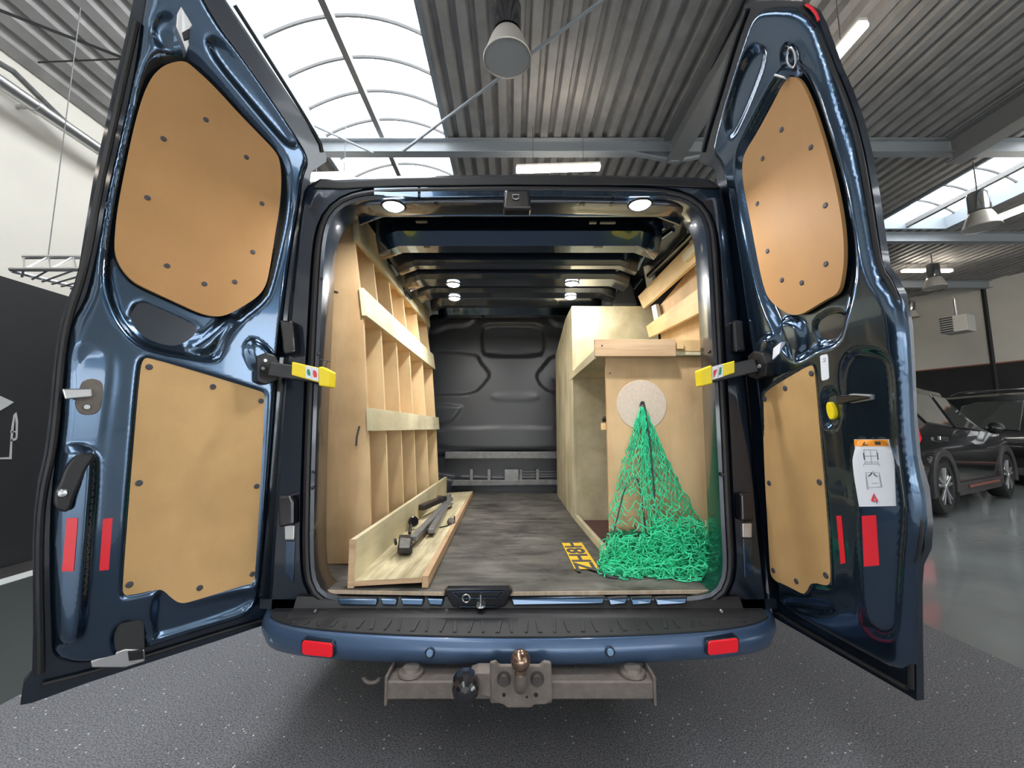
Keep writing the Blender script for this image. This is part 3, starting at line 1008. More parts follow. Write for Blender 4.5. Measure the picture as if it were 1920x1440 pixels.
def sticker(D, door, name, px, m, label=None, rise=.0016):
    """a thin film that follows the pressed panel"""
    P = []
    for x, y in px:
        h = 0.0
        for _ in range(3):
            u, v = D.uv(x, y, h)
            h = float(D.hf(np.array([[u, v]]))[0])
        P.append((u, v))
    mb = relief(P, .006, lambda Q: D.hf(Q) + rise, D.to3, -.034)
    return mb.build(name, m, door, smooth=True, label=label)


def add(D, door, name, px, h0, h1, m, sm=0, bevel=0.0015, label=None, smooth=False):
    return D.slab(px, h0, h1, sm).build(name, m, door, bevel=bevel, label=label, seg=2)

sticker(DL, doorL, 'reflector', [(125, 971), (146, 971), (138, 1071), (116, 1071)], M['red'], label='red reflector strip')
sticker(DL, doorL, 'reflector', [(193, 973), (211, 971), (204, 1068), (186, 1070)], M['red'], label='red reflector strip')
# pull handle
add(DL, doorL, 'pull_handle', [(102, 958), (100, 925), (112, 905), (120, 880), (136, 858), (152, 850), (180, 849), (176, 862), (162, 880), (152, 905), (140, 930), (132, 962)], -.03, .022, M['black'], 2, .006, label='black curved pull handle')
c = DL.p(117, 925, .022)
MB().lathe(c, [(0, .006), (.008, .005), (.011, 0)], 18, axis=tuple(DL.n)).build('handle_screw', M['steel'], doorL, smooth=True)
# latch bracket
add(DL, doorL, 'latch_bracket', [(150, 718), (168, 709), (186, 712), (194, 722), (192, 752), (187, 770), (176, 778), (152, 778), (142, 765), (140, 750), (150, 745)], -.03, .004, M['rawsteel'], 1, .002, label='zinc latch bracket')
add(DL, doorL, 'latch_plate', [(116, 729), (172, 728), (175, 744), (122, 749)], .004, .030, M['steel'], 0, .003)
c = DL.p(163, 763, .006)
MB().lathe(c, [(0, .004), (.006, .004), (.008, 0)], 16, axis=tuple(DL.n)).build('latch_bolt', M['steel'], doorL, smooth=True)
add(DL, doorL, 'top_catch', [(332, 25), (340, 10), (355, 35), (362, 48), (352, 62), (356, 85), (350, 98), (340, 72), (330, 50)], -.02, .020, M['alu'], 0, .003, label='grey metal top catch')
add(DL, doorL, 'top_catch', [(342, 60), (356, 52), (356, 72), (346, 76)], .02, .026, M['black'], 0, .002)
add(DL, doorL, 'rubber_pad', [(213, 1172), (270, 1160), (272, 1215), (214, 1228)], -.022, -.008, M['step'], 0, .002)
add(DL, doorL, 'lower_catch', [(170, 1240), (235, 1217), (272, 1218), (272, 1240), (235, 1252), (172, 1252)], -.03, -.004, M['alu'], 0, .003)
add(DL, doorL, 'lower_catch', [(240, 1222), (268, 1218), (270, 1236), (242, 1240)], -.004, .002, M['black'], 0, .002)
# hinge-side bright highlights come from real stays
add(DL, doorL, 'stay_bracket', [(482, 668), (500, 661), (516, 666), (524, 680), (522, 712), (498, 722), (483, 715)], -.02, .030, M['black'], 0, .004, label='black door stay bracket')
for x, y in ((497, 676), (493, 691)):
    c = DL.p(x, y, .030)
    MB().lathe(c, [(0, .004), (.005, .004), (.006, 0)], 14, axis=tuple(DL.n)).build('stay_bolt', M['alu'], doorL, smooth=True)

# ---------------- right door
DR = Door((1447, 1155), (1348, 335), (1716, 1312), 1.44, 1.42, .50)
silR = [(1397, 8), (1410, 3), (1450, 1), (1498, 2), (1525, 18), (1538, 42), (1548, 70), (1568, 125), (1588, 170), (1608, 225), (1624, 290), (1638, 370), (1649, 450), (1657, 500), (1672, 522), (1687, 552), (1698, 610), (1703, 700), (1706, 780), (1713, 860), (1729, 915), (1736, 980), (1733, 1030), (1719, 1060), (1716, 1100), (1717, 1200), (1719, 1314), (1700, 1302), (1600, 1244), (1500, 1186), (1449, 1157), (1441, 1100), (1430, 1000), (1415, 850), (1402, 720), (1390, 640), (1371, 500), (1356, 400), (1347, 350), (1340, 318), (1312, 304), (1312, 295), (1320, 250), (1345, 168), (1370, 85)]
inR = [(1408, 18), (1450, 12), (1490, 14), (1515, 40), (1535, 90), (1556, 150), (1577, 215), (1597, 290), (1612, 370), (1624, 450), (1640, 515), (1662, 545), (1680, 590), (1686, 660), (1690, 780), (1697, 870), (1712, 930), (1716, 980), (1710, 1030), (1700, 1065), (1698, 1110), (1698, 1200), (1697, 1275), (1600, 1222), (1500, 1165), (1455, 1137), (1452, 1100), (1442, 1000), (1427, 850), (1413, 720), (1401, 640), (1382, 500), (1366, 400), (1356, 345), (1345, 305), (1330, 290), (1340, 235), (1362, 160), (1385, 85)]
bUR = [(1483, 142), (1498, 148), (1512, 172), (1530, 218), (1552, 290), (1570, 365), (1580, 425), (1583, 478), (1579, 520), (1572, 550), (1550, 561), (1522, 578), (1500, 591), (1480, 590), (1460, 578), (1440, 560), (1430, 532), (1419, 480), (1405, 405), (1393, 345), (1391, 305), (1397, 284), (1420, 248), (1450, 192), (1468, 156)]
bLR = [(1520, 682), (1527, 690), (1535, 790), (1545, 900), (1553, 1000), (1557, 1080), (1555, 1098), (1540, 1097), (1520, 1092), (1513, 1108), (1505, 1116), (1482, 1103), (1446, 1086), (1443, 1060), (1440, 1000), (1433, 880), (1430, 770), (1430, 742), (1436, 732), (1480, 705)]
recR = [(1480, 122), (1502, 128), (1525, 175), (1548, 248), (1575, 340), (1592, 420), (1599, 500), (1590, 560), (1576, 605), (1566, 640), (1530, 648), (1492, 676), (1470, 655), (1455, 620), (1430, 565), (1411, 490), (1396, 410), (1384, 345), (1381, 300), (1392, 268), (1420, 215), (1456, 150)]
chR = [(1578, 655), (1672, 660), (1682, 700), (1686, 800), (1694, 880), (1704, 960), (1696, 1040), (1690, 1120), (1688, 1180), (1660, 1192), (1625, 1182), (1604, 1165), (1598, 1050), (1588, 900), (1578, 780)]
ch2R = [(1588, 828), (1660, 826), (1674, 860), (1688, 900), (1698, 960), (1690, 1030), (1686, 1100), (1682, 1172), (1650, 1182), (1625, 1174), (1608, 1150), (1602, 1050), (1594, 920)]
fR = [(recR, -.024, .028), (bLR, -.008, .018), (chR, .002, .026, .14), (ch2R, .028, .016, .42),
      ([(1450, 600), (1490, 600), (1500, 640), (1494, 674), (1478, 664)], .020, .02),
      ([(1510, 600), (1570, 580), (1560, 635), (1525, 645)], -.010, .02),
      ([(1425, 640), (1445, 628), (1452, 640), (1440, 665), (1420, 665)], .014, .015),
      ([(1538, 735), (1570, 728), (1575, 800), (1545, 805)], -.010, .010),
      ([(1468, 90), (1484, 85), (1492, 110), (1484, 130), (1470, 125)], -.018, .02),
      ([(1360, 200), (1400, 90), (1440, 90), (1400, 200), (1365, 270)], -.014, .03),
      ([(1460, 1120), (1560, 1130), (1560, 1150), (1470, 1145)], -.008, .02)]
plugR = [((x, y), .0075) for x, y in ((1463, 243), (1518, 276), (1428, 297), (1418, 382), (1545, 385), (1437, 471), (1546, 495), (1464, 525), (1501, 530))] + \
        [((x, y), .0085) for x, y in ((1519, 700), (1470, 728), (1432, 748), (1440, 906), (1534, 904), (1448, 1070), (1491, 1090), (1546, 1079))]
sealR = [([(1500, 14), (1528, 50), (1556, 118), (1592, 205), (1615, 290), (1628, 370), (1640, 450), (1650, 505), (1668, 530), (1680, 560), (1691, 620), (1696, 700), (1699, 780), (1706, 865), (1721, 920), (1727, 980), (1722, 1030), (1709, 1062), (1707, 1120), (1707, 1200), (1708, 1290)], .006, -.022),
         ([(1318, 285), (1328, 245), (1352, 168), (1376, 85), (1400, 18)], .006, -.026), ([(1700, 1290), (1600, 1234), (1500, 1176), (1456, 1150)], .006, -.024)]
doorR = make_door(DR, silR, inR, fR, [(bUR, M['board']), (bLR, M['board_low'])], plugR, 'open right rear door seen from inside', sealR)
sticker(DR, doorR, 'reflector', [(1619, 967), (1642, 966), (1649, 1060), (1624, 1062)], M['red'], label='red reflector strip')
sticker(DR, doorR, 'reflector', [(1569, 967), (1578, 967), (1586, 1055), (1577, 1058)], M['red'], label='red reflector strip')
MB().tube([DR.p(x, y, -.02) for x, y in ((1511, 9), (1521, 15), (1530, 26), (1535, 39))], .0035, 6).build('red_marker', M['red'], doorR, smooth=True)
lab = sticker(DR, doorR, 'warning_label', [(1602, 824), (1667, 824), (1676, 949), (1612, 950)], M['white'], label='white warning label with orange heading')
def lp(x, y):  # label pixels -> inside the label
    return (x, y)
sticker(DR, lab, 'label_heading', [(1602.5, 824.5), (1666.5, 824.5), (1667.5, 836.5), (1603.5, 836.5)], M['orange'], rise=.0022)
def ltri(D, par, name, pts, m, h=-.0047):
    sticker(D, par, name, pts, m, rise=.0028)
ltri(DR, lab, 'warning_symbol', [(1618, 835), (1622, 828), (1628, 835)], M['ink'])
ltri(DR, lab, 'book_symbol', [(1640, 828), (1652, 828), (1652, 834), (1640, 834)], M['ink'], -.0048)
def strokes(D, par, name, segs, r, m, h=-.0052):
    mb = MB()
    for sg in segs:
        Q = []
        for x, y in sg:
            hh = 0.0
            for _ in range(2):
                u, v = D.uv(x, y, hh)
                hh = float(D.hf(np.array([[u, v]]))[0]) + .0022
            Q.append(D.to3(u, v, hh))
        mb.tube(Q, r, 5)
    mb.build(name, m, par)
strokes(DR, lab, 'door_drawing', [[(1619, 843), (1651, 843), (1653, 866), (1622, 866), (1619, 843)], [(1635, 843), (1638, 870)], [(1620, 855), (1652, 854)], [(1616, 874), (1622, 866), (1653, 866), (1658, 874)], [(1618, 870), (1656, 869)]], .0006, M['greyink'])
strokes(DR, lab, 'door_edge_mark', [[(1618, 849), (1620, 862)], [(1652, 848), (1654, 861)], [(1628, 893), (1634, 890), (1637, 886)], [(1651, 893), (1645, 891), (1642, 887)]], .0011, M['ink'])
strokes(DR, lab, 'door_drawing', [[(1622, 886), (1655, 885), (1658, 912), (1627, 914), (1622, 886)], [(1640, 882), (1640, 886)], [(1637, 906), (1652, 905)], [(1622, 890), (1624, 918), (1630, 914)], [(1656, 888), (1661, 912), (1658, 912)]], .0006, M['greyink'])
strokes(DR, lab, 'warning_triangle', [[(1635, 939), (1641, 926), (1649, 939), (1635, 939)]], .0022, M['redink'])
strokes(DR, lab, 'warning_triangle', [[(1640, 936), (1642, 932), (1644, 936), (1640, 936)]], .0006, M['redink'])
strokes(DR, lab, 'pointer_mark', [[(1646, 941), (1648, 944)]], .0008, M['ink'])
st = sticker(DR, doorR, 'data_sticker', [(1538.5, 668), (1541, 666), (1551, 664), (1553, 668), (1555, 708), (1553, 711), (1543, 714), (1541, 711)], M['white'], label='small white sticker')
strokes(DR, st, 'sticker_text', [[(1543, 674), (1546, 671), (1548, 674), (1545, 678)], [(1542, 678), (1547, 678)]], .0006, M['greyink'], .0015)
add(DR, doorR, 'paper_tag', [(1450, 653), (1465, 641), (1461, 662), (1448, 675)], -.02, .004, M['white'], 0, 0, label='blank white tag')
add(DR, doorR, 'yellow_button', [(1551, 753), (1557, 756), (1563, 768), (1564, 782), (1560, 787), (1554, 786), (1549, 772), (1548, 760)], -.02, .002, M['yellow'], 1, .002)
add(DR, doorR, 'handle_surround', [(1570, 739), (1600, 738), (1634, 740), (1634, 750), (1600, 756), (1572, 760)], -.03, -.006, M['steel'], 0, .002)
add(DR, doorR, 'lock_handle', [(1567, 740), (1575, 741), (1600, 741), (1625, 743), (1626, 748), (1600, 753), (1577, 758), (1567, 759)], -.03, .002, M['blackgloss'], 0, .004, label='black lock lever')
for x, y, r in ((1597, 712, .010), (1624, 715, .010), (1604, 778, .0105), (1661, 672, .0085), (1611, 697, .0055)):
    u, v = DR.uv(x, y, -.02)
    MB().lathe(DR.to3(u, v, -.021), [(0, .0006), (r, .0006), (r + .0015, .0), (r + .0015, -.003)], 20, axis=tuple(DR.n)).build('panel_hole', M['black'], doorR)
    MB().tube([DR.to3(u + (r + .001) * math.cos(t), v + (r + .001) * math.sin(t), -.020) for t in np.linspace(.3, PI - .3, 10)], .0016, 6).build('hole_lip', M['paint'], doorR, smooth=True)
# wire loop near the top
c = [(1478, 92), (1484, 88), (1491, 100), (1493, 118), (1488, 128), (1478, 122), (1475, 108)]
MB().tube([DR.p(x, y, .006) for x, y in chaikin(c, 2)], .003, 8, closed=True).build('top_loop', M['steel'], doorR, smooth=True)
add(DR, doorR, 'top_tab', [(1452, 138), (1470, 143), (1473, 149), (1450, 143)], -.02, .01, M['alu'], 0, .002)
add(DR, doorR, 'stay_bracket', [(1401, 668), (1412, 658), (1430, 662), (1437, 680), (1434, 705), (1418, 712), (1402, 706)], -.02, .030, M['black'], 0, .004, label='black door stay bracket')
c = DR.p(1424, 687, .030)
MB().lathe(c, [(0, .004), (.006, .004), (.007, 0)], 14, axis=tuple(DR.n)).build('stay_bolt', M['alu'], doorR, smooth=True)

# ---- yellow door stays
def stay(px_arm, px_body, px_end, px_lab, cols, Y0, Y1):
    arm = MB()
    a, b = px_arm
    arm.beam(onY(a[0], a[1], Y0), onY(b[0], b[1], Y1), .018, .046, up=(0, 0, 1))
    s_ = arm.build('door_stay', M['black'], van, bevel=.004, label='black door stay arm with yellow grip')
    def poly(P, m, nm, dy, th, bev):
        Q = []
        for x, y in P:
            t = (x - a[0]) / (b[0] - a[0])
            Q.append(onY(x, y, Y0 + (Y1 - Y0) * t + dy))
        MB().prism(Q, (0, th, 0)).build(nm, m, s_, bevel=bev)
    poly(px_body, M['yellow'], 'yellow_grip', -.030, .03, .003)
    poly(px_end, M['yellow'], 'yellow_grip', -.036, .045, .004)
    for (P, m) in zip(px_lab, cols):
        poly(P, m, 'stay_sticker', -.032, .005, 0)
    return s_
stay(((505, 692), (606, 706)), [(547, 678), (600, 690), (600, 718), (546, 703)], [(596, 688), (603, 687), (620, 696), (618, 726), (597, 723)],
     [[(573, 685), (584.5, 687.5), (584.5, 711.5), (573, 708.5)], [(585, 688), (597, 690.5), (597, 715), (585, 712)], [(576, 692), (582, 693), (582, 705), (575, 703)], [(587, 694), (595, 696), (594, 708), (586, 707)]],
     [M['white'], M['white'], M['green'], M['redink']], 1.33, 1.36)
stay(((1418, 685), (1326, 706)), [(1378, 676), (1378, 699), (1334, 713), (1334, 688)], [(1335, 684), (1337, 719), (1316, 724), (1313, 693)],
     [[(1355, 682), (1346, 684.5), (1347, 709), (1356, 706)], [(1345, 685), (1335, 688), (1336, 712), (1346, 709)], [(1353, 688), (1347, 690), (1347, 704), (1353, 702)], [(1344, 692), (1337, 695), (1338, 708), (1344, 706)]],
     [M['white'], M['white'], M['green'], M['redink']], 1.33, 1.36)
MB().tube([onY(600, 674, 1.40), onY(612, 676, 1.40), onY(619, 678, 1.40)], .0018, 6).build('wire_hook', M['ink'], van)
MB().tube([onY(614, 677, 1.40), onY(609, 690, 1.40)], .0018, 6).build('wire_hook', M['ink'], van)

# ================================================================== LEFT SHELF UNIT
SH0, SH1 = 1.70, 3.24
def xf(z):       # leaning front face
    return float(np.interp(z, [.5, .67, 1.02, 1.49, 1.81, 2.0], [-.552, -.562, -.584, -.624, -.672, -.69]))
shelf = thing('shelf_unit', 'tall plywood pigeonhole shelf unit along the left side of the van load bay', 'shelf', (-.68, 1.70, FZ))
SPF = [(-.858, FZ + .002), (-.868, 1.0), (-.858, 1.5), (-.832, 1.77), (-.790, 1.90), (xf(1.9), 1.90), (xf(1.81), 1.81), (xf(1.49), 1.49), (xf(1.02), 1.02), (xf(.67), .67), (xf(FZ), FZ + .002)]
def upright(Y, m, th=.018, xb=-.80, z1=1.90):
    b = MB()
    z0 = FZ + .002
    xt = -.74
    b.prism([(x, Y, z) for x, z in SPF], (0, th, 0))
    return b.build('divider', m, shelf, bevel=.001)
ep = MB()
z0, z1 = FZ + .002, 1.875
ep.prism([(x, SH0, z) for x, z in SPF], (0, .018, 0))
ep.build('end_panel', M['ply_d'], shelf, bevel=.001, label='tall plywood end panel')
for Y in (1.935, 2.20, 2.49, 2.86):
    upright(Y, M['ply'])
upright(SH1 - .018, M['ply'])
bk = MB()
bk.prism([(x, SH0 + .018, z) for x, z in SPF[:5]] + [(x + .012, SH0 + .018, z) for x, z in SPF[4::-1]], (0, SH1 - SH0 - .02, 0))
bk.build('back_panel', M['ply'], shelf)
RZ = []
for ya, yb in ((388, 452), (540, 592), (765, 808)):
    RZ.append((onY(680, yb, SH0 - .01)[2], onY(680, ya, SH0 - .01)[2]))
FR = [(onY(812, 612, SH1)[2], onY(812, 577, SH1)[2]), (onY(818, 692, SH1)[2], onY(818, 662, SH1)[2]), (onY(824, 805, SH1)[2], onY(824, 782, SH1)[2])]
for i, ((a, b), (c_, d_)) in enumerate(zip(RZ, FR)):
    c_ = max(c_, a - .02)
    d_ = c_ + (b - a)
    za, zb = a, b
    r = MB()
    r.hexa([(xf(za), SH0 - .012, za), (xf(za) + .020, SH0 - .012, za), (xf(c_) + .020, SH1 + .02, c_), (xf(c_), SH1 + .02, c_),
            (xf(zb), SH0 - .012, zb), (xf(zb) + .020, SH0 - .012, zb), (xf(d_) + .020, SH1 + .02, d_), (xf(d_), SH1 + .02, d_)])
    r.build('front_rail', M['ply_l'], shelf, bevel=.001, label='pale plywood front rail')
    if i > 0:
        MB().hexa([(-.84, SH0 + .018, za), (xf(za), SH0 + .018, za), (xf(c_), SH1 - .018, c_), (-.84, SH1 - .018, c_),
                   (-.84, SH0 + .018, za + .012), (xf(za), SH0 + .018, za + .012), (xf(c_), SH1 - .018, c_ + .012), (-.84, SH1 - .018, c_ + .012)]).build('shelf_board', M['ply'], shelf)
MB().box(-.785, xf(1.89), SH0 + .018, SH1, 1.884, 1.898).build('top_board', M['ply'], shelf)
# dark strap hanging on the end panel
MB().tube([onY(x, y, SH0 - .004) for x, y in ((674, 799), (672, 806), (669, 820), (668, 836))], .0035, 6).build('strap_end', M['ink'], shelf)
MB().tube([onY(x, y, SH0 - .004) for x, y in ((614, 540), (628, 546), (634, 548))], .0022, 6).build('wire_end', M['ink'], shelf)

# ================================================================== FLOOR TRAY
tray = thing('plywood_tray', 'long L-shaped weathered plywood tray lying on the van floor beside the shelves', 'tray', (-.41, 1.45, FZ))
tz = FZ + .002
MB().hexa([(-.545, 1.45, tz), (-.527, 1.45, tz), (-.527, 3.43, tz), (-.545, 3.43, tz), (-.545, 1.45, tz + .155), (-.527, 1.45, tz + .155), (-.527, 3.43, tz + .150), (-.545, 3.43, tz + .150)]).build('side_board', M['ply_l'], tray, bevel=.001)
MB().hexa([(-.527, 1.45, tz + .006), (-.30, 1.45, tz + .018), (-.335, 3.43, tz + .018), (-.527, 3.43, tz + .006), (-.527, 1.45, tz + .022), (-.30, 1.45, tz + .034), (-.335, 3.43, tz + .034), (-.527, 3.43, tz + .022)]).build('base_board', M['ply_osb'], tray, bevel=.001)
MB().hexa([(-.30, 1.45, tz), (-.279, 1.45, tz), (-.315, 3.43, tz), (-.335, 3.43, tz), (-.30, 1.45, tz + .038), (-.279, 1.45, tz + .038), (-.315, 3.43, tz + .036), (-.335, 3.43, tz + .036)]).build('edge_batten', M['edge'], tray, bevel=.001)
e = MB().box(-.546, -.526, 1.447, 1.4505, tz, tz + .156)
e.add([(-.527, 1.447, tz + .006), (-.30, 1.447, tz + .018), (-.30, 1.447, tz + .034), (-.527, 1.447, tz + .022)], [(0, 1, 2, 3)])
e.build('cut_edge', M['edge'], tray, label='reddish cut edge facing the rear doors')

# ================================================================== ROOF BARS on the tray
BZ = tz + .034
def P_(x, y, dz=0.02):
    return onZ(x, y, BZ + dz)
g = 'roof bar parts on the tray'
def bar(name, lab_, a, b, w, h, dz, m=None):
    t = thing(name, lab_, 'roof bar', onZ(a[0], a[1], BZ), g)
    A_, B_ = P_(a[0], a[1], dz), P_(b[0], b[1], dz)
    o_ = MB().beam(A_, B_, w, h)
    o_.build('bar', m or M['bargrey'], t, bevel=.004)
    d = (B_ - A_) / np.linalg.norm(B_ - A_)
    return t, A_, B_, d
t, A_, B_, d = bar('roof_bar', 'grey steel roof bar nearest the shelves, black clamp foot at its near end', (775, 1010), (845, 935), .032, .022, .030)
MB().prism([P_(745, 1040, .002), P_(773, 1040, .002), P_(774, 1018, .002), P_(748, 1018, .002)], (0, 0, .036)).build('clamp_foot', M['black'], t, bevel=.006)
MB().prism([P_(748, 1028, .04), P_(768, 1028, .04), P_(770, 1012, .04), P_(750, 1010, .04)], (0, 0, .006)).build('foot_cap', M['bargrey'], t, bevel=.003)
MB().tube([P_(742, 1020, .03), P_(741, 1012, .06)], .006, 8).build('clamp_bolt', M['black'], t)
t, A_, B_, d = bar('roof_bar', 'grey steel roof bar with a square open end, right of the other bar', (808, 996), (838, 945), .030, .022, .026)
MB().prism([P_(803, 1002, .006), P_(815, 1003, .006), P_(815, 993, .006), P_(803, 993, .006)], (0, 0, .030)).build('end_cap', M['black'], t, bevel=.003)
MB().tube([P_(801, 1000, .01), P_(800, 992, .045)], .004, 8).build('clamp_bolt', M['black'], t)
t = thing('ratchet_buckle', 'dark brown boxy strap tensioner lying across the far ends of the grey bars', 'strap tensioner', P_(810, 945, 0))
MB().beam(P_(790, 952, .055), P_(832, 934, .055), .045, .030).build('housing', mat('brown_black', (.03, .022, .02), .4), t, bevel=.005)
MB().tube([P_(818, 936, .075), P_(820, 930, .095), P_(827, 930, .090), P_(829, 935, .07)], .004, 8).build('release_loop', M['steel'], t, smooth=True)
MB().beam(P_(832, 940, .03), P_(842, 930, .03), .03, .03).build('hook_end', M['bargrey'], t, bevel=.005)
t = thing('clamp_foot', 'black rounded clamp foot leaning against the tray side behind the bars', 'clamp', P_(776, 985, 0))
MB().lathe(P_(775, 978, .03), [(0, .012), (.020, .012), (.026, .006), (.026, -.006), (.02, -.012)], 20, axis=(.6, -.8, .3)).build('body', M['blackgloss'], t, smooth=True)
MB().tube([P_(768, 1000, .004), P_(770, 985, .03)], .008, 8).build('stem', M['black'], t, smooth=True)
t = thing('clamp_foot', 'small dark clamp with an upright bolt lying on the aisle side of the tray', 'clamp', P_(848, 980, 0))
MB().lathe(P_(846, 978, .012), [(0, .010), (.015, .010), (.021, .004), (.021, -.008), (.016, -.012)], 18, axis=(.4, -.6, .7)).build('body', mat('dusty_brown', (.09, .075, .065), .6), t, smooth=True)
MB().tube([P_(852, 978, .01), P_(852, 968, .035)], .004, 8).build('bolt', M['black'], t)
MB().tube([P_(824, 989, .001), P_(838, 986, .003), P_(846, 982, .006)], .003, 6).build('wire', M['black'], t)
t = thing('clamp_foot', 'pale metal clamp plate at the far end of the bars', 'clamp', P_(840, 950, 0))
MB().beam(P_(833, 952, .02), P_(846, 944, .02), .03, .012).build('plate', M['alu'], t, bevel=.003)
MB().lathe(P_(843, 949, .012), [(0, .012), (.012, .012), (.014, 0), (.014, -.01)], 12).build('nut', M['black'], t)

# ================================================================== RIGHT SIDE CABINETS
cab = thing('plywood_cabinet', 'tall pale plywood cabinet at the far right of the van load bay', 'cabinet', (.55, 2.48, FZ))
CX0, CX1 = .365, .89
CY0, CY1 = 2.48, 3.44
CZ = float(onY(1100, 574, CY0)[2])
z0 = FZ + .002
MB().prism([(CX0, CY0, z0), (CX0, CY1, z0), (CX0, CY1, CZ - .13), (CX0, CY0 + .30, CZ), (CX0, CY0, CZ)], (.018, 0, 0)).build('side_panel', M['ply_aisle'], cab, bevel=.001, label='streaked pale side panel facing the aisle')
MB().box(CX0 + .018, CX1, CY0, CY0 + .018, z0, CZ).build('front_panel', M['ply_l'], cab, bevel=.001)
MB().box(CX0 + .018, CX1, CY0 + .018, CY0 + .30, CZ - .018, CZ).build('top_panel', M['ply_l'], cab)
MB().box(CX0 + .018, CX1, CY1 - .018, CY1, z0, CZ - .14).build('back_panel', M['ply'], cab)
MB().box(CX0 - .001, CX0 + .006, CY1 - .06, CY1 - .02, onX(1045, 740, CX0)[2], onX(1045, 695, CX0)[2]).build('edge_patch', M['edge'], cab)

nc = thing('plywood_counter_unit', 'lower plywood cabinet by the right rear door with a lipped top shelf', 'cabinet', (.6, 1.75, FZ))
NX0, NX1 = .398, .80
NY0, NY1 = 1.75, 2.478
NZ = float(onY(1150, 662, NY0)[2])
MB().box(NX0, .895, NY0, NY0 + .018, z0, NZ - .015).build('rear_panel', M['ply_d'], nc, bevel=.001, label='large tan plywood panel facing the rear doors')
MB().box(.350, .885, NY0 - .03, NY1, NZ - .014, NZ + .002).build('counter_top', M['ply_l'], nc, bevel=.001)
LY = NY0 - .05
a, b = onY(1115, 636, LY), onY(1268, 668, LY)
MB().box(a[0], b[0], LY, LY + .018, b[2], a[2]).build('front_lip', M['edge'], nc, bevel=.002, label='wide board screwed along the shelf lip')
a, b = onY(1262, 637, LY + .018), onY(1338, 659, LY + .018)
MB().box(a[0], b[0], LY + .018, LY + .036, b[2], a[2]).build('front_lip', M['slat'], nc, bevel=.002)
a, b = onY(1268, 642, LY + .012), onY(1281, 655, LY + .012)
MB().box(a[0], b[0], LY + .004, LY + .018, b[2], a[2]).build('wood_block', M['slat'], nc, bevel=.001)
for px, py in ((1129, 648), (1331, 655), (1144, 660 + 40)):
    c = onY(px, py, LY - .001 if py < 690 else NY0 - .001)
    MB().lathe(c, [(0, .001), (.003, .001), (.0035, 0)], 10, axis=(0, -1, 0)).build('screw', M['ink'], nc)
# side lip of the counter, running along the aisle
MB().box(.345, .352, NY0 - .03, NY1, NZ - .030, NZ + .008).build('side_lip', M['ply_l'], nc, bevel=.001)
# base batten along the aisle
MB().hexa([(.386, 1.70, z0), (.405, 1.70, z0), (.384, 2.478, z0), (.366, 2.478, z0), (.386, 1.70, z0 + .035), (.405, 1.70, z0 + .035), (.384, 2.478, z0 + .035), (.366, 2.478, z0 + .035)]).build('base_batten', M['ply_l'], nc, bevel=.001)
MB().box(.41, .74, 1.77, 2.478, z0, z0 + .006).build('base_board', mat('reddish_board', (.10, .045, .04), .7), nc)
MB().box(NX0 - .02, NX0 + .012, NY0 + .02, NY0 + .035, onY(1135, 806, NY0)[2], onY(1135, 793, NY0)[2]).build('latch_block', M['slat'], nc, bevel=.001)
MB().lathe(onY(1134, 786, NY0 + .03), [(0, .012), (.010, .008), (.012, 0), (.01, -.01)], 14, axis=(-1, -.3, 0)).build('hinge_knob', M['black'], nc, smooth=True)
cc = onY(1203, 759, NY0 - .0005)
MB().lathe(cc, [(0, .0015), (.1035, .0015), (.105, 0)], 64, axis=(0, -1, 0)).build('felt_disc', M['felt'], nc, label='round white disc stuck on the panel')

rack = thing('slatted_rack', 'slanting wooden slat rack on the right van wall above the counter', 'rack', (.80, 1.7, 1.45))
RX = .79
def slat(near_t, near_b, far_b, far_t, m=None, th=.018, x=RX, name='slat'):
    P = [onX(*q, x) for q in (near_t, near_b, far_b, far_t)]
    return MB().prism(P, (th, 0, 0)).build(name, m or M['slat'], rack, bevel=.001)
slat((1312, 436), (1316, 480), (1206, 579), (1196, 556))
slat((1324, 530), (1330, 577), (1217, 633), (1211, 612))
slat((1334, 622), (1338, 645), (1322, 650), (1316, 632), x=RX - .01)
MB().prism([onX(*q, RX) for q in ((1316, 446), (1314, 467), (1290, 492), (1284, 480))], (-.018, 0, 0)).build('stop_block', M['ply_l'], rack, bevel=.001)
for P in ([(1286, 424), (1296, 417), (1302, 417), (1306, 462), (1294, 470)], [(1304, 502), (1316, 498), (1324, 530), (1312, 540)], [(1206, 500), (1214, 497), (1220, 500), (1228, 560), (1216, 562)], [(1221, 574), (1229, 570), (1234, 596), (1226, 602)]):
    MB().prism([onX(*q, RX + .019) for q in P], (.02, 0, 0)).build('wall_batten', M['heater'], rack, bevel=.002)
MB().prism([onX(*q, RX + .055) for q in ((1322, 470), (1336, 650), (1240, 650), (1236, 575))], (.006, 0, 0)).build('backing_sheet', M['ply_d'], rack)

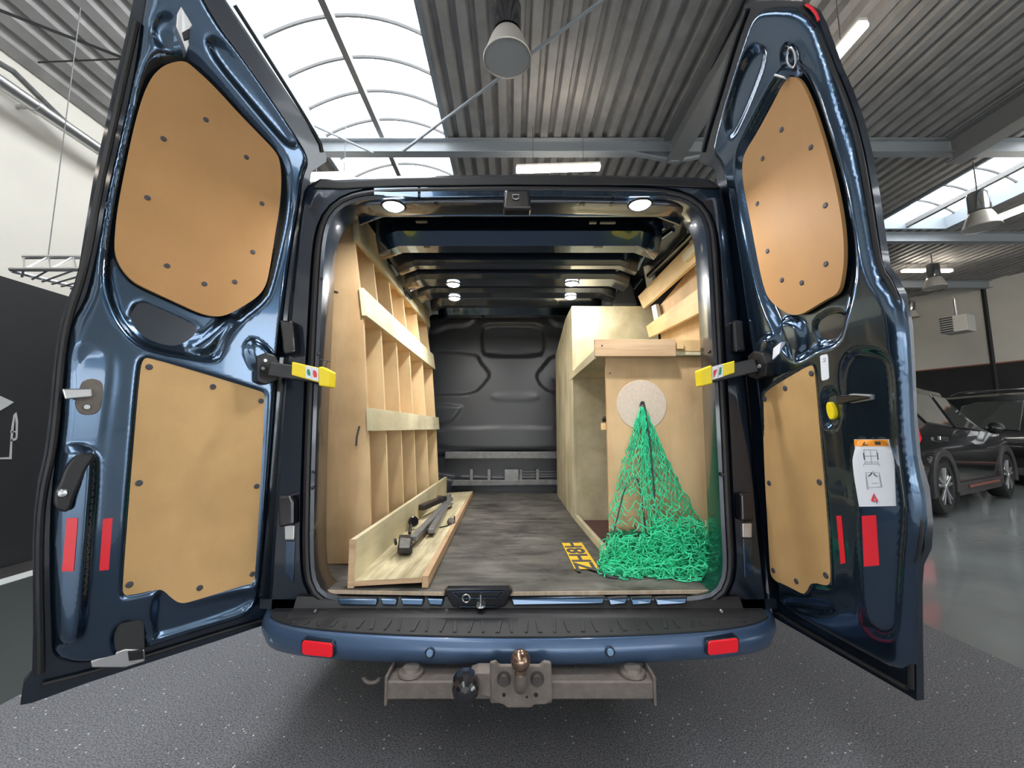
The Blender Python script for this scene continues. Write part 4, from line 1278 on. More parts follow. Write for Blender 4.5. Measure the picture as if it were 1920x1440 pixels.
# ================================================================== NUMBER PLATE
plate = thing('number_plate', 'yellow number plate lying on the van floor beside the green net', 'number plate', onZ(1090, 1045, FZ))
PC = [onZ(x, y, FZ + .004) for x, y in ((1053, 1018), (1091, 1018), (1133, 1066), (1077, 1067))]
PC[2] = PC[1] + (PC[3] - PC[0])
MB().prism([p + (0, 0, -.002) for p in PC], (0, 0, .005)).build('plate', M['plate'], plate, bevel=.003, seg=3)
def txt(name, body_, par, size, p0, xdir, ydir, m, ext=.0004, sx=1.0):
    cu = bpy.data.curves.new(name, 'FONT')
    cu.body = body_
    cu.size = size
    cu.extrude = ext
    cu.align_x = 'CENTER'
    cu.align_y = 'CENTER'
    cu.offset = size * .022
    cu.materials.append(m)
    tmp = bpy.data.objects.new(name, cu)
    COL.objects.link(tmp)
    dg = bpy.context.evaluated_depsgraph_get()
    me = bpy.data.meshes.new_from_object(tmp.evaluated_get(dg))
    bpy.data.objects.remove(tmp)
    o = bpy.data.objects.new(name, me)
    COL.objects.link(o)
    x = Vector(xdir).normalized()
    y = Vector(ydir)
    y = (y - x * y.dot(x)).normalized()
    z = x.cross(y)
    R = Matrix((x * sx, y, z)).transposed().to_4x4()
    R.translation = Vector(p0)
    o.parent = par
    o.matrix_basis = Matrix.Translation(-Vector(par.location)) @ R
    return o
ctr = sum(PC) / 4 + np.array([0, 0, .0035])
along = PC[0] - PC[3]
wid = PC[0] - PC[1]
Lp, Wp = np.linalg.norm(along), np.linalg.norm(wid)
txt('lettering', 'ZH8H', plate, Wp * 1.12, ctr - along * .02, along, wid, M['ink'], sx=Lp / Wp * .40)

# ================================================================== GREEN NET
net = thing('cargo_net', 'bright green knotted cargo net hanging from the plywood panel and heaped on the floor', 'net', (.60, 1.66, FZ))
apx = onY(1204, 757, NY0 - .012)
def netL(t):   # left border in pixels
    return np.interp(t, [0, .12, .45, .75, .90, 1.0], [1201, 1188, 1155, 1138, 1129, 1130]), np.interp(t, [0, 1], [762, 1080])
def netR(t):
    return np.interp(t, [0, .12, .3, .5, .7, .85, .94, 1.0], [1207, 1224, 1250, 1282, 1320, 1356, 1370, 1366]), np.interp(t, [0, 1], [762, 1086])
def npt(s_, t, j=0.0):
    """s in 0..1 across, t in 0..1 down"""
    xl, yl = netL(t)
    xr, yr = netR(t)
    x = xl + (xr - xl) * s_
    y = yl + (yr - yl) * s_
    bulge = (.012 + .19 * max(t - .25, 0) ** 1.5) * math.sqrt(max(1 - (2 * s_ - 1) ** 2, 0)) + .01 * t
    Yd = NY0 - .008 - bulge
    p = onY(x, y, Yd)
    if p[2] < FZ + .004:
        p = onZ(x, y, FZ + .004)
    return p + np.array([random.gauss(0, j), random.gauss(0, j), abs(random.gauss(0, j))])
nb = MB()
NR, NC = 30, 11
def tt(i):
    return (i / NR) ** .85 * .98 + .01
for layer in range(2):
    jit = {}
    for i in range(NR + 1):
        for j in range(NC + 1):
            s_ = (j + (0.5 if i % 2 else 0)) / NC
            # gather the strands into folds
            s2 = s_ + .030 * math.sin(s_ * 13 + layer * 2.3 + i * .10) + random.gauss(0, .007)
            jit[i, j] = npt(min(max(s2, 0), 1), tt(i) + random.gauss(0, .003), .0025 + .006 * (i / NR) ** 2)
    for i in range(NR):
        for j in range(NC + 1):
            if layer == 1 and (i < 12 and j > 3) is False and random.random() < .45:
                continue
            s_ = j / NC
            if .14 < s_ < .40 and 13 < i < 25 and random.random() < .62:      # the open gap in the folds
                continue
            nbj = (j, j + 1) if i % 2 else (j - 1, j)
            for q in nbj:
                if 0 <= q <= NC:
                    a, b = jit[i, j], jit[i + 1, q]
                    mid = (a + b) / 2 + np.array([random.gauss(0, .002), random.gauss(0, .003), -.003])
                    nb.tube([a, mid, b], .0018, 5, caps=False)
                    if q == j:
                        nb.tube([b - (0, 0, .003), b, b + (0, 0, .003)], .0030, 5)
# heap at the bottom
for k in range(900):
    s_ = random.random() * .98 + .01
    t = .66 + .33 * random.random() ** .75
    if s_ < .42 and t < .78 - .0 * s_:
        t = .78 + .21 * random.random()
    c = npt(s_, t)
    c[1] -= random.random() * .05
    c[2] = max(c[2], FZ + .012)
    r = .014 + random.random() * .028
    a0 = random.random() * 2 * PI
    ax = Vector((random.gauss(0, .5), -1, random.gauss(0, .6))).normalized()
    q = ax.to_track_quat('Z', 'Y').to_matrix()
    pts = []
    n_ = random.randint(4, 7)
    for w in range(n_):
        t_ = a0 + w * .62
        rr = r * (1 + random.gauss(0, .22))
        p = Vector(c) + q @ Vector((rr * math.cos(t_), rr * math.sin(t_) * .8, random.gauss(0, .006)))
        p.z = max(p.z, FZ + .004)
        if p.y > NY0 - .006:
            p.y = NY0 - .006
        pts.append(tuple(p))
    nb.tube(chaikin(pts, 1, closed=False), .0017 + random.random() * .0007, 5, caps=False)
# long gathered strands down the fold in the middle
for k in range(9):
    s0 = .30 + random.random() * .5
    pts = [npt(.5 + (s0 - .5) * min(1, t * 1.6) + .015 * math.sin(9 * t + k), t, .003) for t in np.linspace(.02, .80 + .15 * random.random(), 14)]
    nb.tube(pts, .0015, 4, caps=False)
nb.build('twine', M['net'], net, smooth=True)
# sheet under the heap, its dark green painted as shade between strands, plus the elastic cord
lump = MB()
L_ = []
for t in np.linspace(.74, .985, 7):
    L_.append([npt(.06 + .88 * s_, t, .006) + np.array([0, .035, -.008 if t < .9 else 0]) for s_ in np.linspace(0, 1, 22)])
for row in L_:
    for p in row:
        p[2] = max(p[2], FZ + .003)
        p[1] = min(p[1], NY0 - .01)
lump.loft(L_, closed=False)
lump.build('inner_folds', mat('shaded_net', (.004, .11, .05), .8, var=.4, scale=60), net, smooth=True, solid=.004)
cord = [onY(x, y, NY0 - Yo) for x, y, Yo in ((1200, 762, .014), (1203, 752, .016), (1208, 755, .018), (1213, 790, .022), (1220, 840, .03), (1225, 900, .05), (1229, 960, .06), (1232, 990, .06))]
MB().tube(chaikin(cord, 2, closed=False), .0035, 8).build('elastic_cord', M['ink'], net, smooth=True, label='black elastic cord')
cord = [onY(x, y, NY0 - Yo) for x, y, Yo in ((1150, 1002, .07), (1160, 960, .05), (1170, 920, .04), (1180, 898, .03), (1189, 894, .03), (1197, 900, .03), (1202, 930, .04), (1207, 965, .05), (1210, 990, .06))]
MB().tube(chaikin(cord, 2, closed=False), .003, 8).build('elastic_cord', M['ink'], net, smooth=True)
cord = [onZ(x, y, FZ + .004) for x, y in ((1128, 1066), (1130, 1076), (1142, 1082), (1158, 1084), (1166, 1080))]
MB().tube(chaikin(cord, 2, closed=False), .004, 8).build('elastic_cord', M['ink'], net, smooth=True)
MB().tube([onY(1190, 985, NY0 - .06), onY(1196, 1000, NY0 - .09)], .003, 6).build('cord_knot', M['ink'], net)
MB().lathe(onY(1204, 757, NY0), [(0, .022), (.005, .02), (.004, 0)], 12, axis=(0, -1, 0.2)).build('hook', M['black'], net, smooth=True)

# ================================================================== ROOM
DECK = H + 3.58
BEAMB = H + 3.38
WLX = -3.55
# floors
f_ = MB().box(WLX - .1, 16, -9, 15, -.05, 0)
struct(f_.build('floor', M['gfloor']))
struct(MB().box(WLX, -1.901, -.44, 14, .0002, .004).build('floor_left', mat('dark_polished_floor', (.075, .085, .082), rough=.2)))
struct(MB().box(-3.4, 13, -7.5, -.45, .0005, .008).build('floor_entrance', mat('pale_floor', (.74, .75, .76), rough=.3)))  # unseen pale floor, added so door paint and bumper reflect something bright
cp = MB().box(-1.90, 2.18, -.40, 9.0, .0005, .010)
tag(cp.build('carpet_runner', M['carpet'], bevel=.003), 'dark grey speckled carpet strip laid under the van', 'carpet')
tag(MB().box(WLX + .03, WLX + .16, -7, 9, .0005, .006).build('floor_tape', M['tape']), 'bright white strip on the floor along the left wall', 'tape')

# deck
def deck(x0, x1, y0, y1, z0, z1=None, pitch=.165):
    """trapezoidal steel deck; ribs run along Y"""
    z1 = z0 if z1 is None else z1
    n = max(1, round((x1 - x0) / pitch))
    p = (x1 - x0) / n
    L0 = []
    for i in range(n):
        for fx, dz in ((0, 0), (.42, 0), (.56, .42 * pitch), (.86, .42 * pitch)):
            x = x0 + (i + fx) * p
            L0.append((x, dz + z0 + (z1 - z0) * (x - x0) / (x1 - x0)))
        # small stiffening groove
    L0.append((x1, z1))
    mb = MB()
    mb.loft([[(x, y0, z) for x, z in L0], [(x, y1, z) for x, z in L0]], closed=False)
    return mb
SK1 = (-2.40, -.80)
SK2 = (6.3, 7.7)
dk = MB()
def merge(a, b):
    a.add(b.v, b.f)
for d_ in (deck(-3.65, -2.62, -8.5, 14.5, 3.56, DECK, .10), deck(-2.62, SK1[0], -8.5, 14.5, DECK), deck(SK1[0], SK1[1], 6.9, 14.5, DECK), deck(SK1[1], SK2[0], -8.5, 14.5, DECK),
           deck(SK2[0], SK2[1], 7.05, 14.5, DECK), deck(SK2[1], 15.5, -8.5, 14.5, DECK)):
    merge(dk, d_)
struct(dk.build('ceiling', M['ceil'], solid=.01))
# skylights
def skylight(n, x0, x1, y0, y1, ribs0):
    zr = DECK + .10
    rv = MB()
    for xa in (x0, x1):
        rv.box(xa - .02, xa + .02, y0, y1, DECK - .02, zr + .10)
    rv.box(x0, x1, y1 - .02, y1 + .02, DECK - .02, zr + .32)
    rv.box(x0, x1, y0 - .02, y0 + .02, DECK - .02, zr + .32)
    fr_ = struct(rv.build('window_%d' % n, M['reveal']))
    hw, cx = (x1 - x0) / 2, (x0 + x1) / 2
    th = np.linspace(-1, 1, 17)
    arc = [(cx + hw * a, zr + .10 + .24 * (1 - a * a)) for a in th]
    g_ = MB().loft([[(x, y0, z) for x, z in arc], [(x, y1, z) for x, z in arc]], closed=False)
    g_.build('glazing', M['glazing'], fr_, smooth=True)
    rb_ = MB()
    y = ribs0
    while y > y0:
        y -= .45
    y += .45
    while y < y1:
        rb_.tube([(x, y, z - .02) for x, z in arc], .020, 6)
        y += .45
    rb_.beam((cx, y0, zr - .06), (cx, y1, zr - .06), .06, .07)
    rb_.build('glazing_bar', mat('bar_paint', (.20, .20, .20), .5), fr_)
    ld = bpy.data.lights.new('skylight_portal', 'AREA')
    ld.shape = 'RECTANGLE'
    ld.size = x1 - x0
    ld.size_y = y1 - y0
    ld.cycles.is_portal = True
    lo = bpy.data.objects.new('skylight_portal', ld)
    lo.location = (cx, (y0 + y1) / 2, zr + .45)
    COL.objects.link(lo)
skylight(1, SK1[0], SK1[1], -7.5, 6.88, 4.05)
skylight(2, SK2[0], SK2[1], -7.5, 7.03, 4.6)
# beams across
n = 0
def trim(mb, m, **k):
    global n
    n += 1
    return struct(mb.build('trim_%d' % n, m, **k))
def ibeam(mb, a, b, w, h, tf=.012, tw=.012):
    a, b = np.array(a, float), np.array(b, float)
    up = np.array([0, 0, 1.0])
    mb.beam(a + up * (h / 2 - tf / 2), b + up * (h / 2 - tf / 2), w, tf)
    mb.beam(a - up * (h / 2 - tf / 2), b - up * (h / 2 - tf / 2), w, tf)
    mb.beam(a, b, tw, h - 2 * tf)
for Y in (-2.6, -.2, 2.3 + 20, 4.77, 7.18, 9.6, 12.0):
    if Y > 15:
        continue
    mb = MB()
    ibeam(mb, (-2.7, Y, BEAMB + .09), (15, Y, BEAMB + .09), .12, .18)
    trim(mb, M['beam'], bevel=.002)
for X in (1.96, 10.0 - 4.6):
    mb = MB()
    ibeam(mb, (X, -8.4, BEAMB + .02), (X, 4.75, BEAMB + .02), .20, .32, .016)
    trim(mb, M['beam_d'], bevel=.002)
mb = MB()
for a, b in (((1.96, 4.70, BEAMB - .14), (1.30, 4.74, BEAMB + .03)), ((1.96, 4.70, BEAMB - .14), (2.7, 4.74, BEAMB + .03))):
    mb.beam(a, b, .05, .03)
trim(mb, M['beam'])
# brace rods
mb = MB()
a = onY(755, 284, 4.70)
b_ = onZ(1145, -12, DECK - .12)
mb.tube([a, b_], .016, 8)
mb.tube([onY(700, 287, 4.70), onZ(590, 236, DECK - .12)], .012, 8)
trim(mb, M['beam'], smooth=True)
mb = MB()
mb.tube([onZ(-40, 4, 3.70), onZ(240, 112, 3.75)], .010, 6)
mb.tube([onZ(70, 117, 3.72), onZ(240, 110, 3.72)], .006, 6)
trim(mb, M['black'])
mb = MB()
mb.tube([onZ(1398, -5, DECK - .05), onZ(1290, 225, DECK - .05), onZ(1235, 300, DECK - .05)], .012, 6)
trim(mb, M['black'])

# walls
wl = MB()
wl.box(WLX - .1, WLX, -9, 15, 0, 2.09)
struct(wl.build('wall_left', M['walld']))
wl = MB()
wl.box(WLX - .1, WLX - .01, -9, 15, 2.09, DECK + .1)
struct(wl.build('wall_left_upper', M['wallw']))
mb = MB()
mb.box(WLX - .01, WLX + .03, -9, 15, 0, .07)
o_ = mb.build('baseboard_left', M['clad'])
struct(o_)
RA, RB = np.array([10.73, 11.05]), np.array([11.53, 9.27])
rd = (RB - RA) / np.linalg.norm(RB - RA)
P0_, P1_ = RA - rd * 4.4, RA + rd * 18
def wallseg(z0, z1, th, name, m):
    nn = np.array([rd[1], -rd[0]])
    if nn[0] < 0:
        nn = -nn
    a, b = P0_, P1_
    mb = MB().prism([(a[0], a[1], z0), (b[0], b[1], z0), (b[0] + nn[0] * th, b[1] + nn[1] * th, z0), (a[0] + nn[0] * th, a[1] + nn[1] * th, z0)], (0, 0, z1 - z0))
    return struct(mb.build(name, m))
wallseg(0, 2.60, .1, 'wall_right', M['walld'])
wallseg(2.60, DECK + .2, .12, 'wall_right_upper', M['wallw'])
mb = MB()
mb.beam((P0_[0], P0_[1], 2.60), (P1_[0], P1_[1], 2.60), .02, .03)
trim(mb, M['copper'])
pc = onY(1862, 620, 1)
t_ = RA + rd * 1.50
mb = MB().box(t_[0] - .05, t_[0] + .02, t_[1] - .03, t_[1] + .03, 0, DECK)
trim(mb, M['walld'])
struct(MB().box(-4, 16, 14.4, 14.5, 0, DECK + .2).build('wall_back', M['wallw']))
# wall behind the camera; unseen windows added to brighten the door reflections
wf = MB()
WY = -7.6
wf.box(-4, 16, WY - .1, WY, 1.6, DECK + .2)
wf.box(6.0, 16, WY - .1, WY, .15, 1.6)
wf.box(-4, 16, WY - .1, WY, 0, .15)
for x in (-4.0, -1.2, 2.4, 6.0, 9.6, 13.2, 16):
    wf.box(x - .12, x + .12, WY - .12, WY + .02, .15, 1.6)
struct(wf.build('wall_front', M['wallw']))
k = 2
for x0, x1 in ((-3.88, -1.32), (-1.08, 2.28), (2.52, 5.88)):
    k += 1
    w_ = struct(MB().box(x0, x1, WY - .06, WY - .05, .15, 1.6).build('window_%d' % k, M['glazing']))  # added window, out of view, there for its light
    ld = bpy.data.lights.new('window_portal', 'AREA')
    ld.shape = 'RECTANGLE'
    ld.size, ld.size_y = x1 - x0, 1.45
    ld.cycles.is_portal = True
    lo = bpy.data.objects.new('window_portal', ld)
    lo.location = ((x0 + x1) / 2, WY - .2, .88)
    lo.rotation_euler = (PI / 2, 0, 0)
    COL.objects.link(lo)
struct(MB().box(-60, 60, -60, -8.0, -.3, -.1).build('ground', mat('paving', (.30, .30, .29), .9)))

# wall logo at left
lg = thing('wall_logo', 'pale leaf and arch shaped logo painted on the dark left wall', 'logo', (WLX, 2.9, 1.0))
for P in ([(-60, 770), (-30, 745), (0, 742), (26, 754), (14, 762), (0, 770), (-30, 790)], [(0, 858), (18, 857), (22, 800), (26, 778), (31, 773), (34, 790), (33, 822), (30, 822), (30, 795), (28, 780), (26, 800), (23, 830), (22, 861), (0, 861)], [(20, 808), (30, 808), (30, 811), (20, 811)], [(20, 824), (32, 820), (31, 825), (20, 828)]):
    MB().prism([onX(*q, WLX + .004) for q in P], (-.003, 0, 0)).build('logo_shape', M['logo'], lg)
# duct on left wall
du = thing('round_duct', 'galvanised round pipe running along the top of the left wall', 'duct', (WLX + .1, 2, 3.2))
zc = float(onX(90, 215, WLX + .13)[2])
MB().tube([(WLX + .13, -7, zc), (WLX + .13, 13, zc)], .045, 16).build('pipe', M['alu'], du, smooth=True)
for Y in (2.15, 2.75, 3.6, 4.6, 5.6):
    MB().tube([(WLX + .13, Y - .02, zc), (WLX + .13, Y + .02, zc)], .050, 16).build('pipe_coupling', M['alu'], du, smooth=True)
    MB().box(WLX - .005, WLX + .10, Y - .012, Y + .012, zc - .01, zc + .01).build('pipe_bracket', M['alu'], du)
MB().tube([(WLX + .16, 2.05, zc + .03), (WLX + .12, 2.6, zc + .14), (WLX + .10, 2.9, zc + .07), (WLX + .1, 3.1, zc + .02)], .02, 8).build('cable', M['bargrey'], du, smooth=True)
# truss
tr = thing('lighting_truss', 'small triangular aluminium truss hanging near the left wall', 'truss', onY(45, 482, 2.54))
A1, A2 = onY(45, 482, 2.54), onY(45, 482, 2.54) + (3.0 * 0 + 1.1, 0, 0)
B1, B2 = onY(20, 505, 2.40), onY(20, 505, 2.40) + (1.1, 0, 0)
C1, C2 = onY(22, 508, 2.42), onY(150, 540, 2.70)
mb = MB()
MB().tube([A1, A2], .014, 8).build('chord', M['alu'], tr, smooth=True)
MB().tube([B1, B2], .014, 8).build('chord', M['alu'], tr, smooth=True)
MB().tube([C1, C2, C2 + (C2 - C1) * .6], .012, 8).build('chord', M['alu'], tr, smooth=True)
for i in range(7):
    a = A1 + (A2 - A1) * (i / 7)
    b = B1 + (B2 - B1) * ((i + .5) / 7)
    mb.tube([a, b, A1 + (A2 - A1) * ((i + 1) / 7)], .006, 6)
    mb.tube([b, C1 + (C2 - C1) * ((i + 1) / 7) + (0, 0, -.02)], .006, 6)
mb.build('lattice', M['alu'], tr, smooth=True)
q = onY(90, 482, 2.54)
MB().tube([q, (q[0], q[1], 3.9)], .003, 6).build('hanging_wire', M['bargrey'], tr)

# tubes
def tube_light(a, b, lab_, w=.085):
    t = thing('strip_light', lab_, 'light', (np.array(a) + np.array(b)) / 2, 'strip lights under the ceiling')
    a, b = np.array(a), np.array(b)
    MB().beam(a, b, w, .045).build('diffuser', M['tube'], t, bevel=.012)
    MB().beam(a + (0, 0, .04), b + (0, 0, .04), w * .8, .03).build('housing', M['heater'], t, bevel=.004)
    for f in (.2, .8):
        p = a + (b - a) * f
        MB().tube([p + (0, 0, .05), (p[0], p[1], DECK)], .004, 6).build('hanger', M['bargrey'], t)
tube_light(onY(968, 319, 4.55), onY(1125, 314, 4.55), 'lit strip light hanging just above the van roof edge')
tube_light(onY(575, 334, 4.55), onY(662, 332, 4.55), 'lit strip light above the left corner of the van roof')
q = onZ(1620, 44, H + 3.08)
tube_light(q, (q[0], q[1] + 1.1, q[2]), 'lit strip light above the top of the open right rear door')
q = onZ(1868, 412, H + 3.0)
tube_light(q, (q[0] + .25, q[1] - 2.0, q[2]), 'lit strip light beside the right skylight')
tube_light(onY(1692, 508, 8.6), onY(1735, 508, 8.6), 'far strip light left of the hanging lamp')
tube_light(onY(1757, 508, 8.6), onY(1784, 508, 8.6), 'far strip light right of the hanging lamp')
tube_light((-1.2, -3.0, 4.1), (.0, -3.0, 4.1), 'strip light hanging behind the photographer')  # lamp added out of view for more light in the hall
tube_light((2.8, -3.0, 4.1), (4.0, -3.0, 4.1), 'strip light hanging further right')  # second lamp added out of view, same purpose

# pendant lamps
def pendant(px, py, Y, dia, lab_):
    c = onY(px, py, Y)
    t = thing('pendant_lamp', lab_, 'lamp', c, 'bell shaped hall lamps')
    r = dia / 2
    prof = [(r * 1.0, 0), (r * 1.02, .012), (r * .97, .03), (r * .86, .10 * dia / .4), (r * .74, .17 * dia / .4), (r * .64, .215 * dia / .4), (r * .58, .235 * dia / .4)]
    MB().lathe(c, prof, 40).build('reflector', M['lampw'], t, smooth=True, solid=.004)
    MB().lathe(c, [(0.001, .012), (r * .96, .012)], 40).build('lens', M['lampin'], t)
    h0 = .25 * dia / .4
    MB().lathe(c, [(0.001, h0), (r * .60, h0), (r * .60, h0 + .24 * dia / .4), (r * .54, h0 + .28 * dia / .4), (.001, h0 + .30 * dia / .4)], 28).build('ballast_housing', M['chrome'] if Y > 4 else mat('dark_chrome', (.25, .25, .27), .18, 1.0), t, smooth=True)
    MB().tube([(c[0], c[1], c[2] + h0 + .28 * dia / .4), (c[0], c[1], DECK)], .008, 8).build('stem', M['bargrey'], t, smooth=True)
    return t
pendant(951, 112, 2.98, .37, 'large bell lamp hanging above the middle of the van')
pendant(1841, 428, 5.2, .37, 'bell lamp hanging in front of the right skylight')
pendant(1753, 540, 8.1, .37, 'bell lamp hanging between the two far strip lights')
pendant(1710, 596, 10.0, .30, 'smallest bell lamp, farthest, beside the edge of the right rear door')

# heater
hd = np.array([rd[0], rd[1], 0])
hc = onY(1788, 607, 9.3)
ht_ = thing('fan_heater', 'cream box fan heater mounted high on the right wall', 'heater', hc)
hw = .22
back = np.array([rd[1] * -1, rd[0], 0]) * -1
if back[0] < 0:
    back = -back
hp_ = [hc - hd * hw, hc + hd * hw, hc + hd * hw + back * .42, hc - hd * hw + back * .42]
MB().prism([p + np.array([0, 0, -.19]) for p in hp_], (0, 0, .38)).build('casing', M['heater'], ht_, bevel=.01)
for i in range(7):
    z = hc[2] - .16 + i * .053
    p = hc - hd * (hw * .55) - back * .006
    MB().beam(p - hd * .11 + (0, 0, z - hc[2]), p + hd * .11 + (0, 0, z - hc[2]), .02, .028).build('louvre', M['ink'], ht_)
MB().tube([hc + back * .2 + (0, 0, .2), hc + back * .2 + (0, 0, .62)], .03, 10).build('flue', M['alu'], ht_, smooth=True)

# ================================================================== CARS
def make_car(lab_, org, dirv, sc_, hgt, rails=False):
    t = thing('car', lab_, 'car', (org[0], org[1], .0))
    d = np.array([dirv[0], dirv[1], 0.0])
    d /= np.linalg.norm(d)
    lf = np.array([-d[1], d[0], 0])           # left of the travel direction
    def W(x, y, z):                            # x forward, y to the side seen by the camera (negative = far), z up
        return np.array([org[0], org[1], 0]) + d * x * sc_ + lf * (-y) * sc_ + np.array([0, 0, z * sc_])
    # sections: x, zb, zbelt, zroof, half widths
    hw0 = .90
    secs_ = [(-.78, .48, .80, .95, .72, .74), (-.74, .36, .92, 1.30, .84, .66), (-.66, .30, .98, 1.50, .89, .62), (-.45, .26, 1.0, 1.575, .90, .62), (.0, .24, .99, 1.595, .90, .63), (.6, .22, .98, 1.60, .90, .64),
             (1.2, .22, .96, 1.58, .90, .64), (1.65, .22, .95, 1.45, .90, .62), (2.05, .22, .94, 1.18, .90, .66), (2.35, .24, .93, 1.02, .90, .74), (2.9, .26, .86, .95, .88, .70), (3.2, .32, .76, .85, .80, .64), (3.3, .44, .62, .70, .68, .55)]
    mb = MB()
    Ls = []
    for x, zb, zc_, zr, wb, wr in secs_:
        zr *= hgt
        half = [(wb * .92, zb), (wb * 1.0, zb + .12), (wb * 1.02, (zb + zc_) / 2 + .06), (wb * .985, zc_), (wr + (wb - wr) * .35, zc_ + (zr - zc_) * .55), (wr, zr - .06 * (1 if zr - zc_ > .2 else .3)), (wr * .85, zr - .012), (0, zr + .01)]
        full = [(y, z) for y, z in half] + [(-y, z) for y, z in half[-2::-1]]
        Ls.append([W(x, y - hw0 + .0, z) for y, z in full])
    mb.loft(Ls, closed=True, caps=True)
    mb.build('body', M['carpaint'], t, smooth=True, angle=28)
    # side windows on the camera side
    def sidept(x, f):
        xs_ = [s[0] for s in secs_]
        zc_ = np.interp(x, xs_, [s[2] for s in secs_])
        zr = np.interp(x, xs_, [s[3] for s in secs_]) * hgt
        wb = np.interp(x, xs_, [s[4] for s in secs_])
        wr = np.interp(x, xs_, [s[5] for s in secs_])
        a = (wb * .985, zc_)
        b = (wr + (wb - wr) * .35, zc_ + (zr - zc_) * .55)
        c = (wr, zr - .06)
        if f < .55:
            k = f / .55
            y, z = a[0] + (b[0] - a[0]) * k, a[1] + (b[1] - a[1]) * k
        else:
            k = (f - .55) / .45
            y, z = b[0] + (c[0] - b[0]) * k, b[1] + (c[1] - b[1]) * k
        return y, z
    for px_ in ([(-.28, .35), (-.20, .12), (.55, .06), (.62, .84), (.0, .86), (-.2, .72)], [(.66, .06), (1.72, .05), (1.52, .50), (1.20, .84), (.72, .86)]):
        P = []
        for x, f in px_:
            y, z = sidept(x, f)
            P.append(W(x, y - hw0 + .012, z))
        n_ = len(P)
        cen_ = sum(P) / n_
        m2 = MB().add([cen_] + P, [(0, i + 1, (i + 1) % n_ + 1) for i in range(n_)])
        m2.build('side_window', M['carglass'], t, solid=.008)
        m3 = MB().tube(P + [P[0]], .012, 6)
        m3.build('window_surround', M['blackgloss'], t, smooth=True)
    # wheels, arches
    for wx in (0, 2.56):
        for side in (0, 1):
            yy = 0.01 if side == 0 else -1.62
            c = W(wx, yy - .19, .335)
            ax = lf * -1
            w = MB()
            w.lathe(c, [(.02, 0), (.21, 0.0), (.225, -.005), (.31, .0), (.335, .03), (.335, .17), (.31, .205), (.235, .205), (.225, .19), (.215, .15), (.02, .14)] if True else [], 44, axis=tuple(ax))
            for i_, p in enumerate(w.v):
                pass
            wh = w.build('wheel', M['tyre'], t, smooth=True, angle=50)
            if side == 0:
                sp = MB()
                ce = c + ax * .20
                for k_ in range(5):
                    for dth in (-.13, .13):
                        an = k_ * 2 * PI / 5 + .3
                        a1, a2 = an, an + dth * 1.4
                        p1 = ce + (d * math.cos(a1) + np.array([0, 0, 1]) * math.sin(a1)) * .03
                        p2 = ce + (d * math.cos(a2) + np.array([0, 0, 1]) * math.sin(a2)) * .225
                        sp.beam(p1, p2, .03, .022, up=tuple(ax))
                sp.lathe(ce, [(0, .02), (.03, .018), (.035, 0)], 16, axis=tuple(ax))
                sp.build('wheel_spoke', M['alu'], wh, bevel=.003)
        arch = [W(wx + .42 * math.cos(a) , .035, .335 + .42 * math.sin(a)) for a in np.linspace(-.25, PI + .25, 18)]
        arch2 = [W(wx + .34 * math.cos(a), .03, .335 + .34 * math.sin(a)) for a in np.linspace(PI + .25, -.25, 18)]
        MB().prism(arch + arch2, tuple(-lf * -.08)).build('arch_cladding', M['clad'], t, bevel=.01)
    MB().hexa([W(.42, .02, .20), W(2.14, .02, .20), W(2.14, -.05, .20), W(.42, -.05, .20), W(.42, .03, .34), W(2.14, .03, .34), W(2.14, -.05, .34), W(.42, -.05, .34)]).build('sill_cladding', M['clad'], t, bevel=.01)
    MB().beam(W(.7, .045, .30), W(1.9, .045, .30), .02, .03).build('sill_accent', M['copper'], t, bevel=.004)
    MB().prism([W(-.10, .012, .86), W(.16, .012, .84), W(.16, .012, .89), W(-.10, .012, .905)], tuple(lf * -.03)).build('door_handle', M['chrome'], t, bevel=.004)
    # mirror
    MB().lathe(W(1.55, .14, 1.00), [(0, .10), (.06, .085), (.085, .03), (.08, -.04), (.04, -.07), (0, -.075)], 18, axis=tuple(d)).build('wing_mirror', M['blackgloss'], t, smooth=True)
    # rear lamps, window
    MB().prism([W(-.80, -.05 - .0, .98), W(-.62, .015, 1.0), W(-.56, .018, .88), W(-.70, .012, .78), W(-.80, -.05, .80)], tuple(lf * .10 + d * -.01)).build('tail_lamp', M['redlamp'], t, bevel=.01, label='red tail lamp')
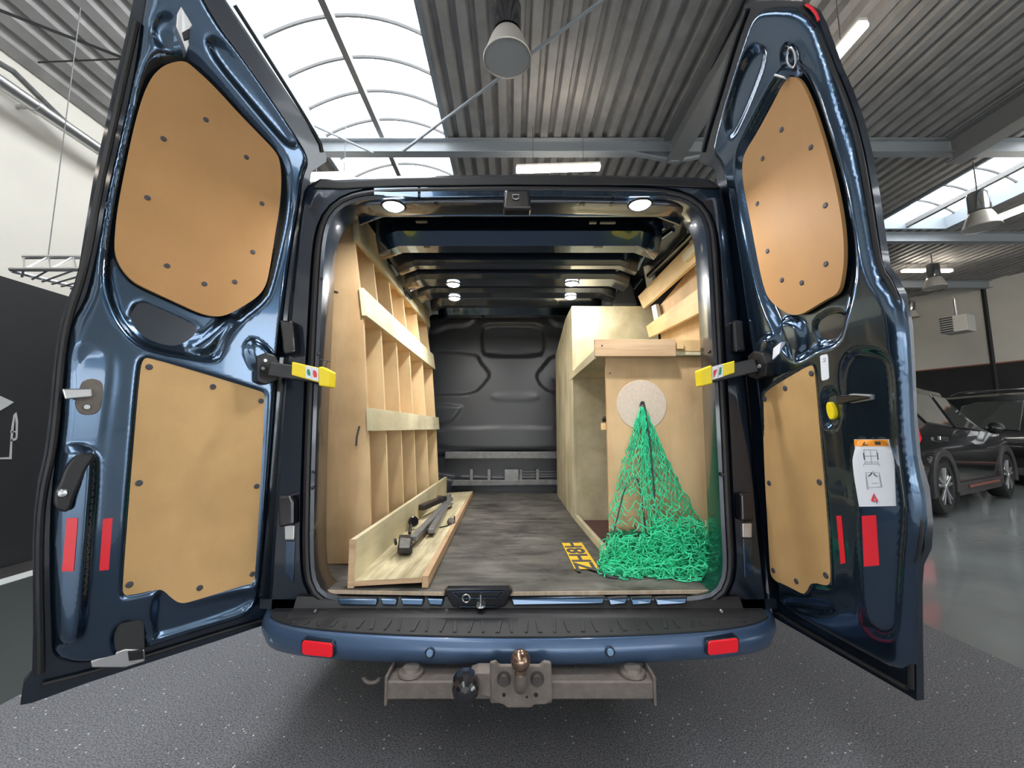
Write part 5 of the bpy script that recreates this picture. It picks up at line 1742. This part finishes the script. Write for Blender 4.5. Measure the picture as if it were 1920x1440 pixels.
    MB().beam(W(-.79, -.25, .93), W(-.79, -1.55, .93), .03, .09).build('tail_lamp', M['redlamp'], t, bevel=.01)
    MB().prism([W(-.74, -.04, .60), W(-.60, .02, .60), W(-.62, .02, .38), W(-.76, -.04, .40)], tuple(lf * .06)).build('rear_reflector', M['red'], t, bevel=.005)
    MB().hexa([W(-.80, -.20, 1.06), W(-.80, -1.6, 1.06), W(-.76, -1.6, 1.06), W(-.76, -.20, 1.06), W(-.70, -.32, 1.42 * hgt), W(-.70, -1.48, 1.42 * hgt), W(-.66, -1.48, 1.42 * hgt), W(-.66, -.32, 1.42 * hgt)]).build('rear_window', M['carglass'], t, bevel=.01)
    MB().hexa([W(-.86, -.25, 1.50 * hgt), W(-.86, -1.55, 1.50 * hgt), W(-.60, -1.55, 1.52 * hgt), W(-.60, -.25, 1.52 * hgt), W(-.86, -.25, 1.53 * hgt), W(-.86, -1.55, 1.53 * hgt), W(-.60, -1.55, 1.575 * hgt), W(-.60, -.25, 1.575 * hgt)]).build('roof_spoiler', M['blackgloss'], t, bevel=.01)
    if rails:
        for yy in (-.22, -1.58):
            MB().tube([W(-.35, yy, 1.58 * hgt), W(-.2, yy, 1.64 * hgt), W(1.0, yy, 1.65 * hgt), W(1.3, yy, 1.60 * hgt)], .018, 8).build('roof_rail', M['chrome'], t, smooth=True)
    return t
make_car('black compact hatchback with a red tail lamp parked on the glossy floor beside the van', (5.19, 5.1), (.87, .5), 1.06, .97)
make_car('black estate car with silver roof rails at the right edge behind the hatchback', (9.2, 8.3), (.5, -.86), 1.0, 1.10, True)

# ================================================================== LIGHT
w = bpy.data.worlds.new('overcast')
SC.world = w
w.use_nodes = True
bg = w.node_tree.nodes['Background']
bg.inputs[0].default_value = (.93, .97, 1.0, 1)
bg.inputs[1].default_value = 4.2
SC.view_settings.view_transform = 'Standard'
SC.view_settings.look = 'None'
SC.view_settings.gamma = 1
SC.view_settings.use_curve_mapping = False
SC.view_settings.exposure = 0.9
SC.cycles.use_denoising = True
SC.cycles.max_bounces = 8
for o in list(bpy.data.objects):
    if '_base' in o:
        del o['_base']
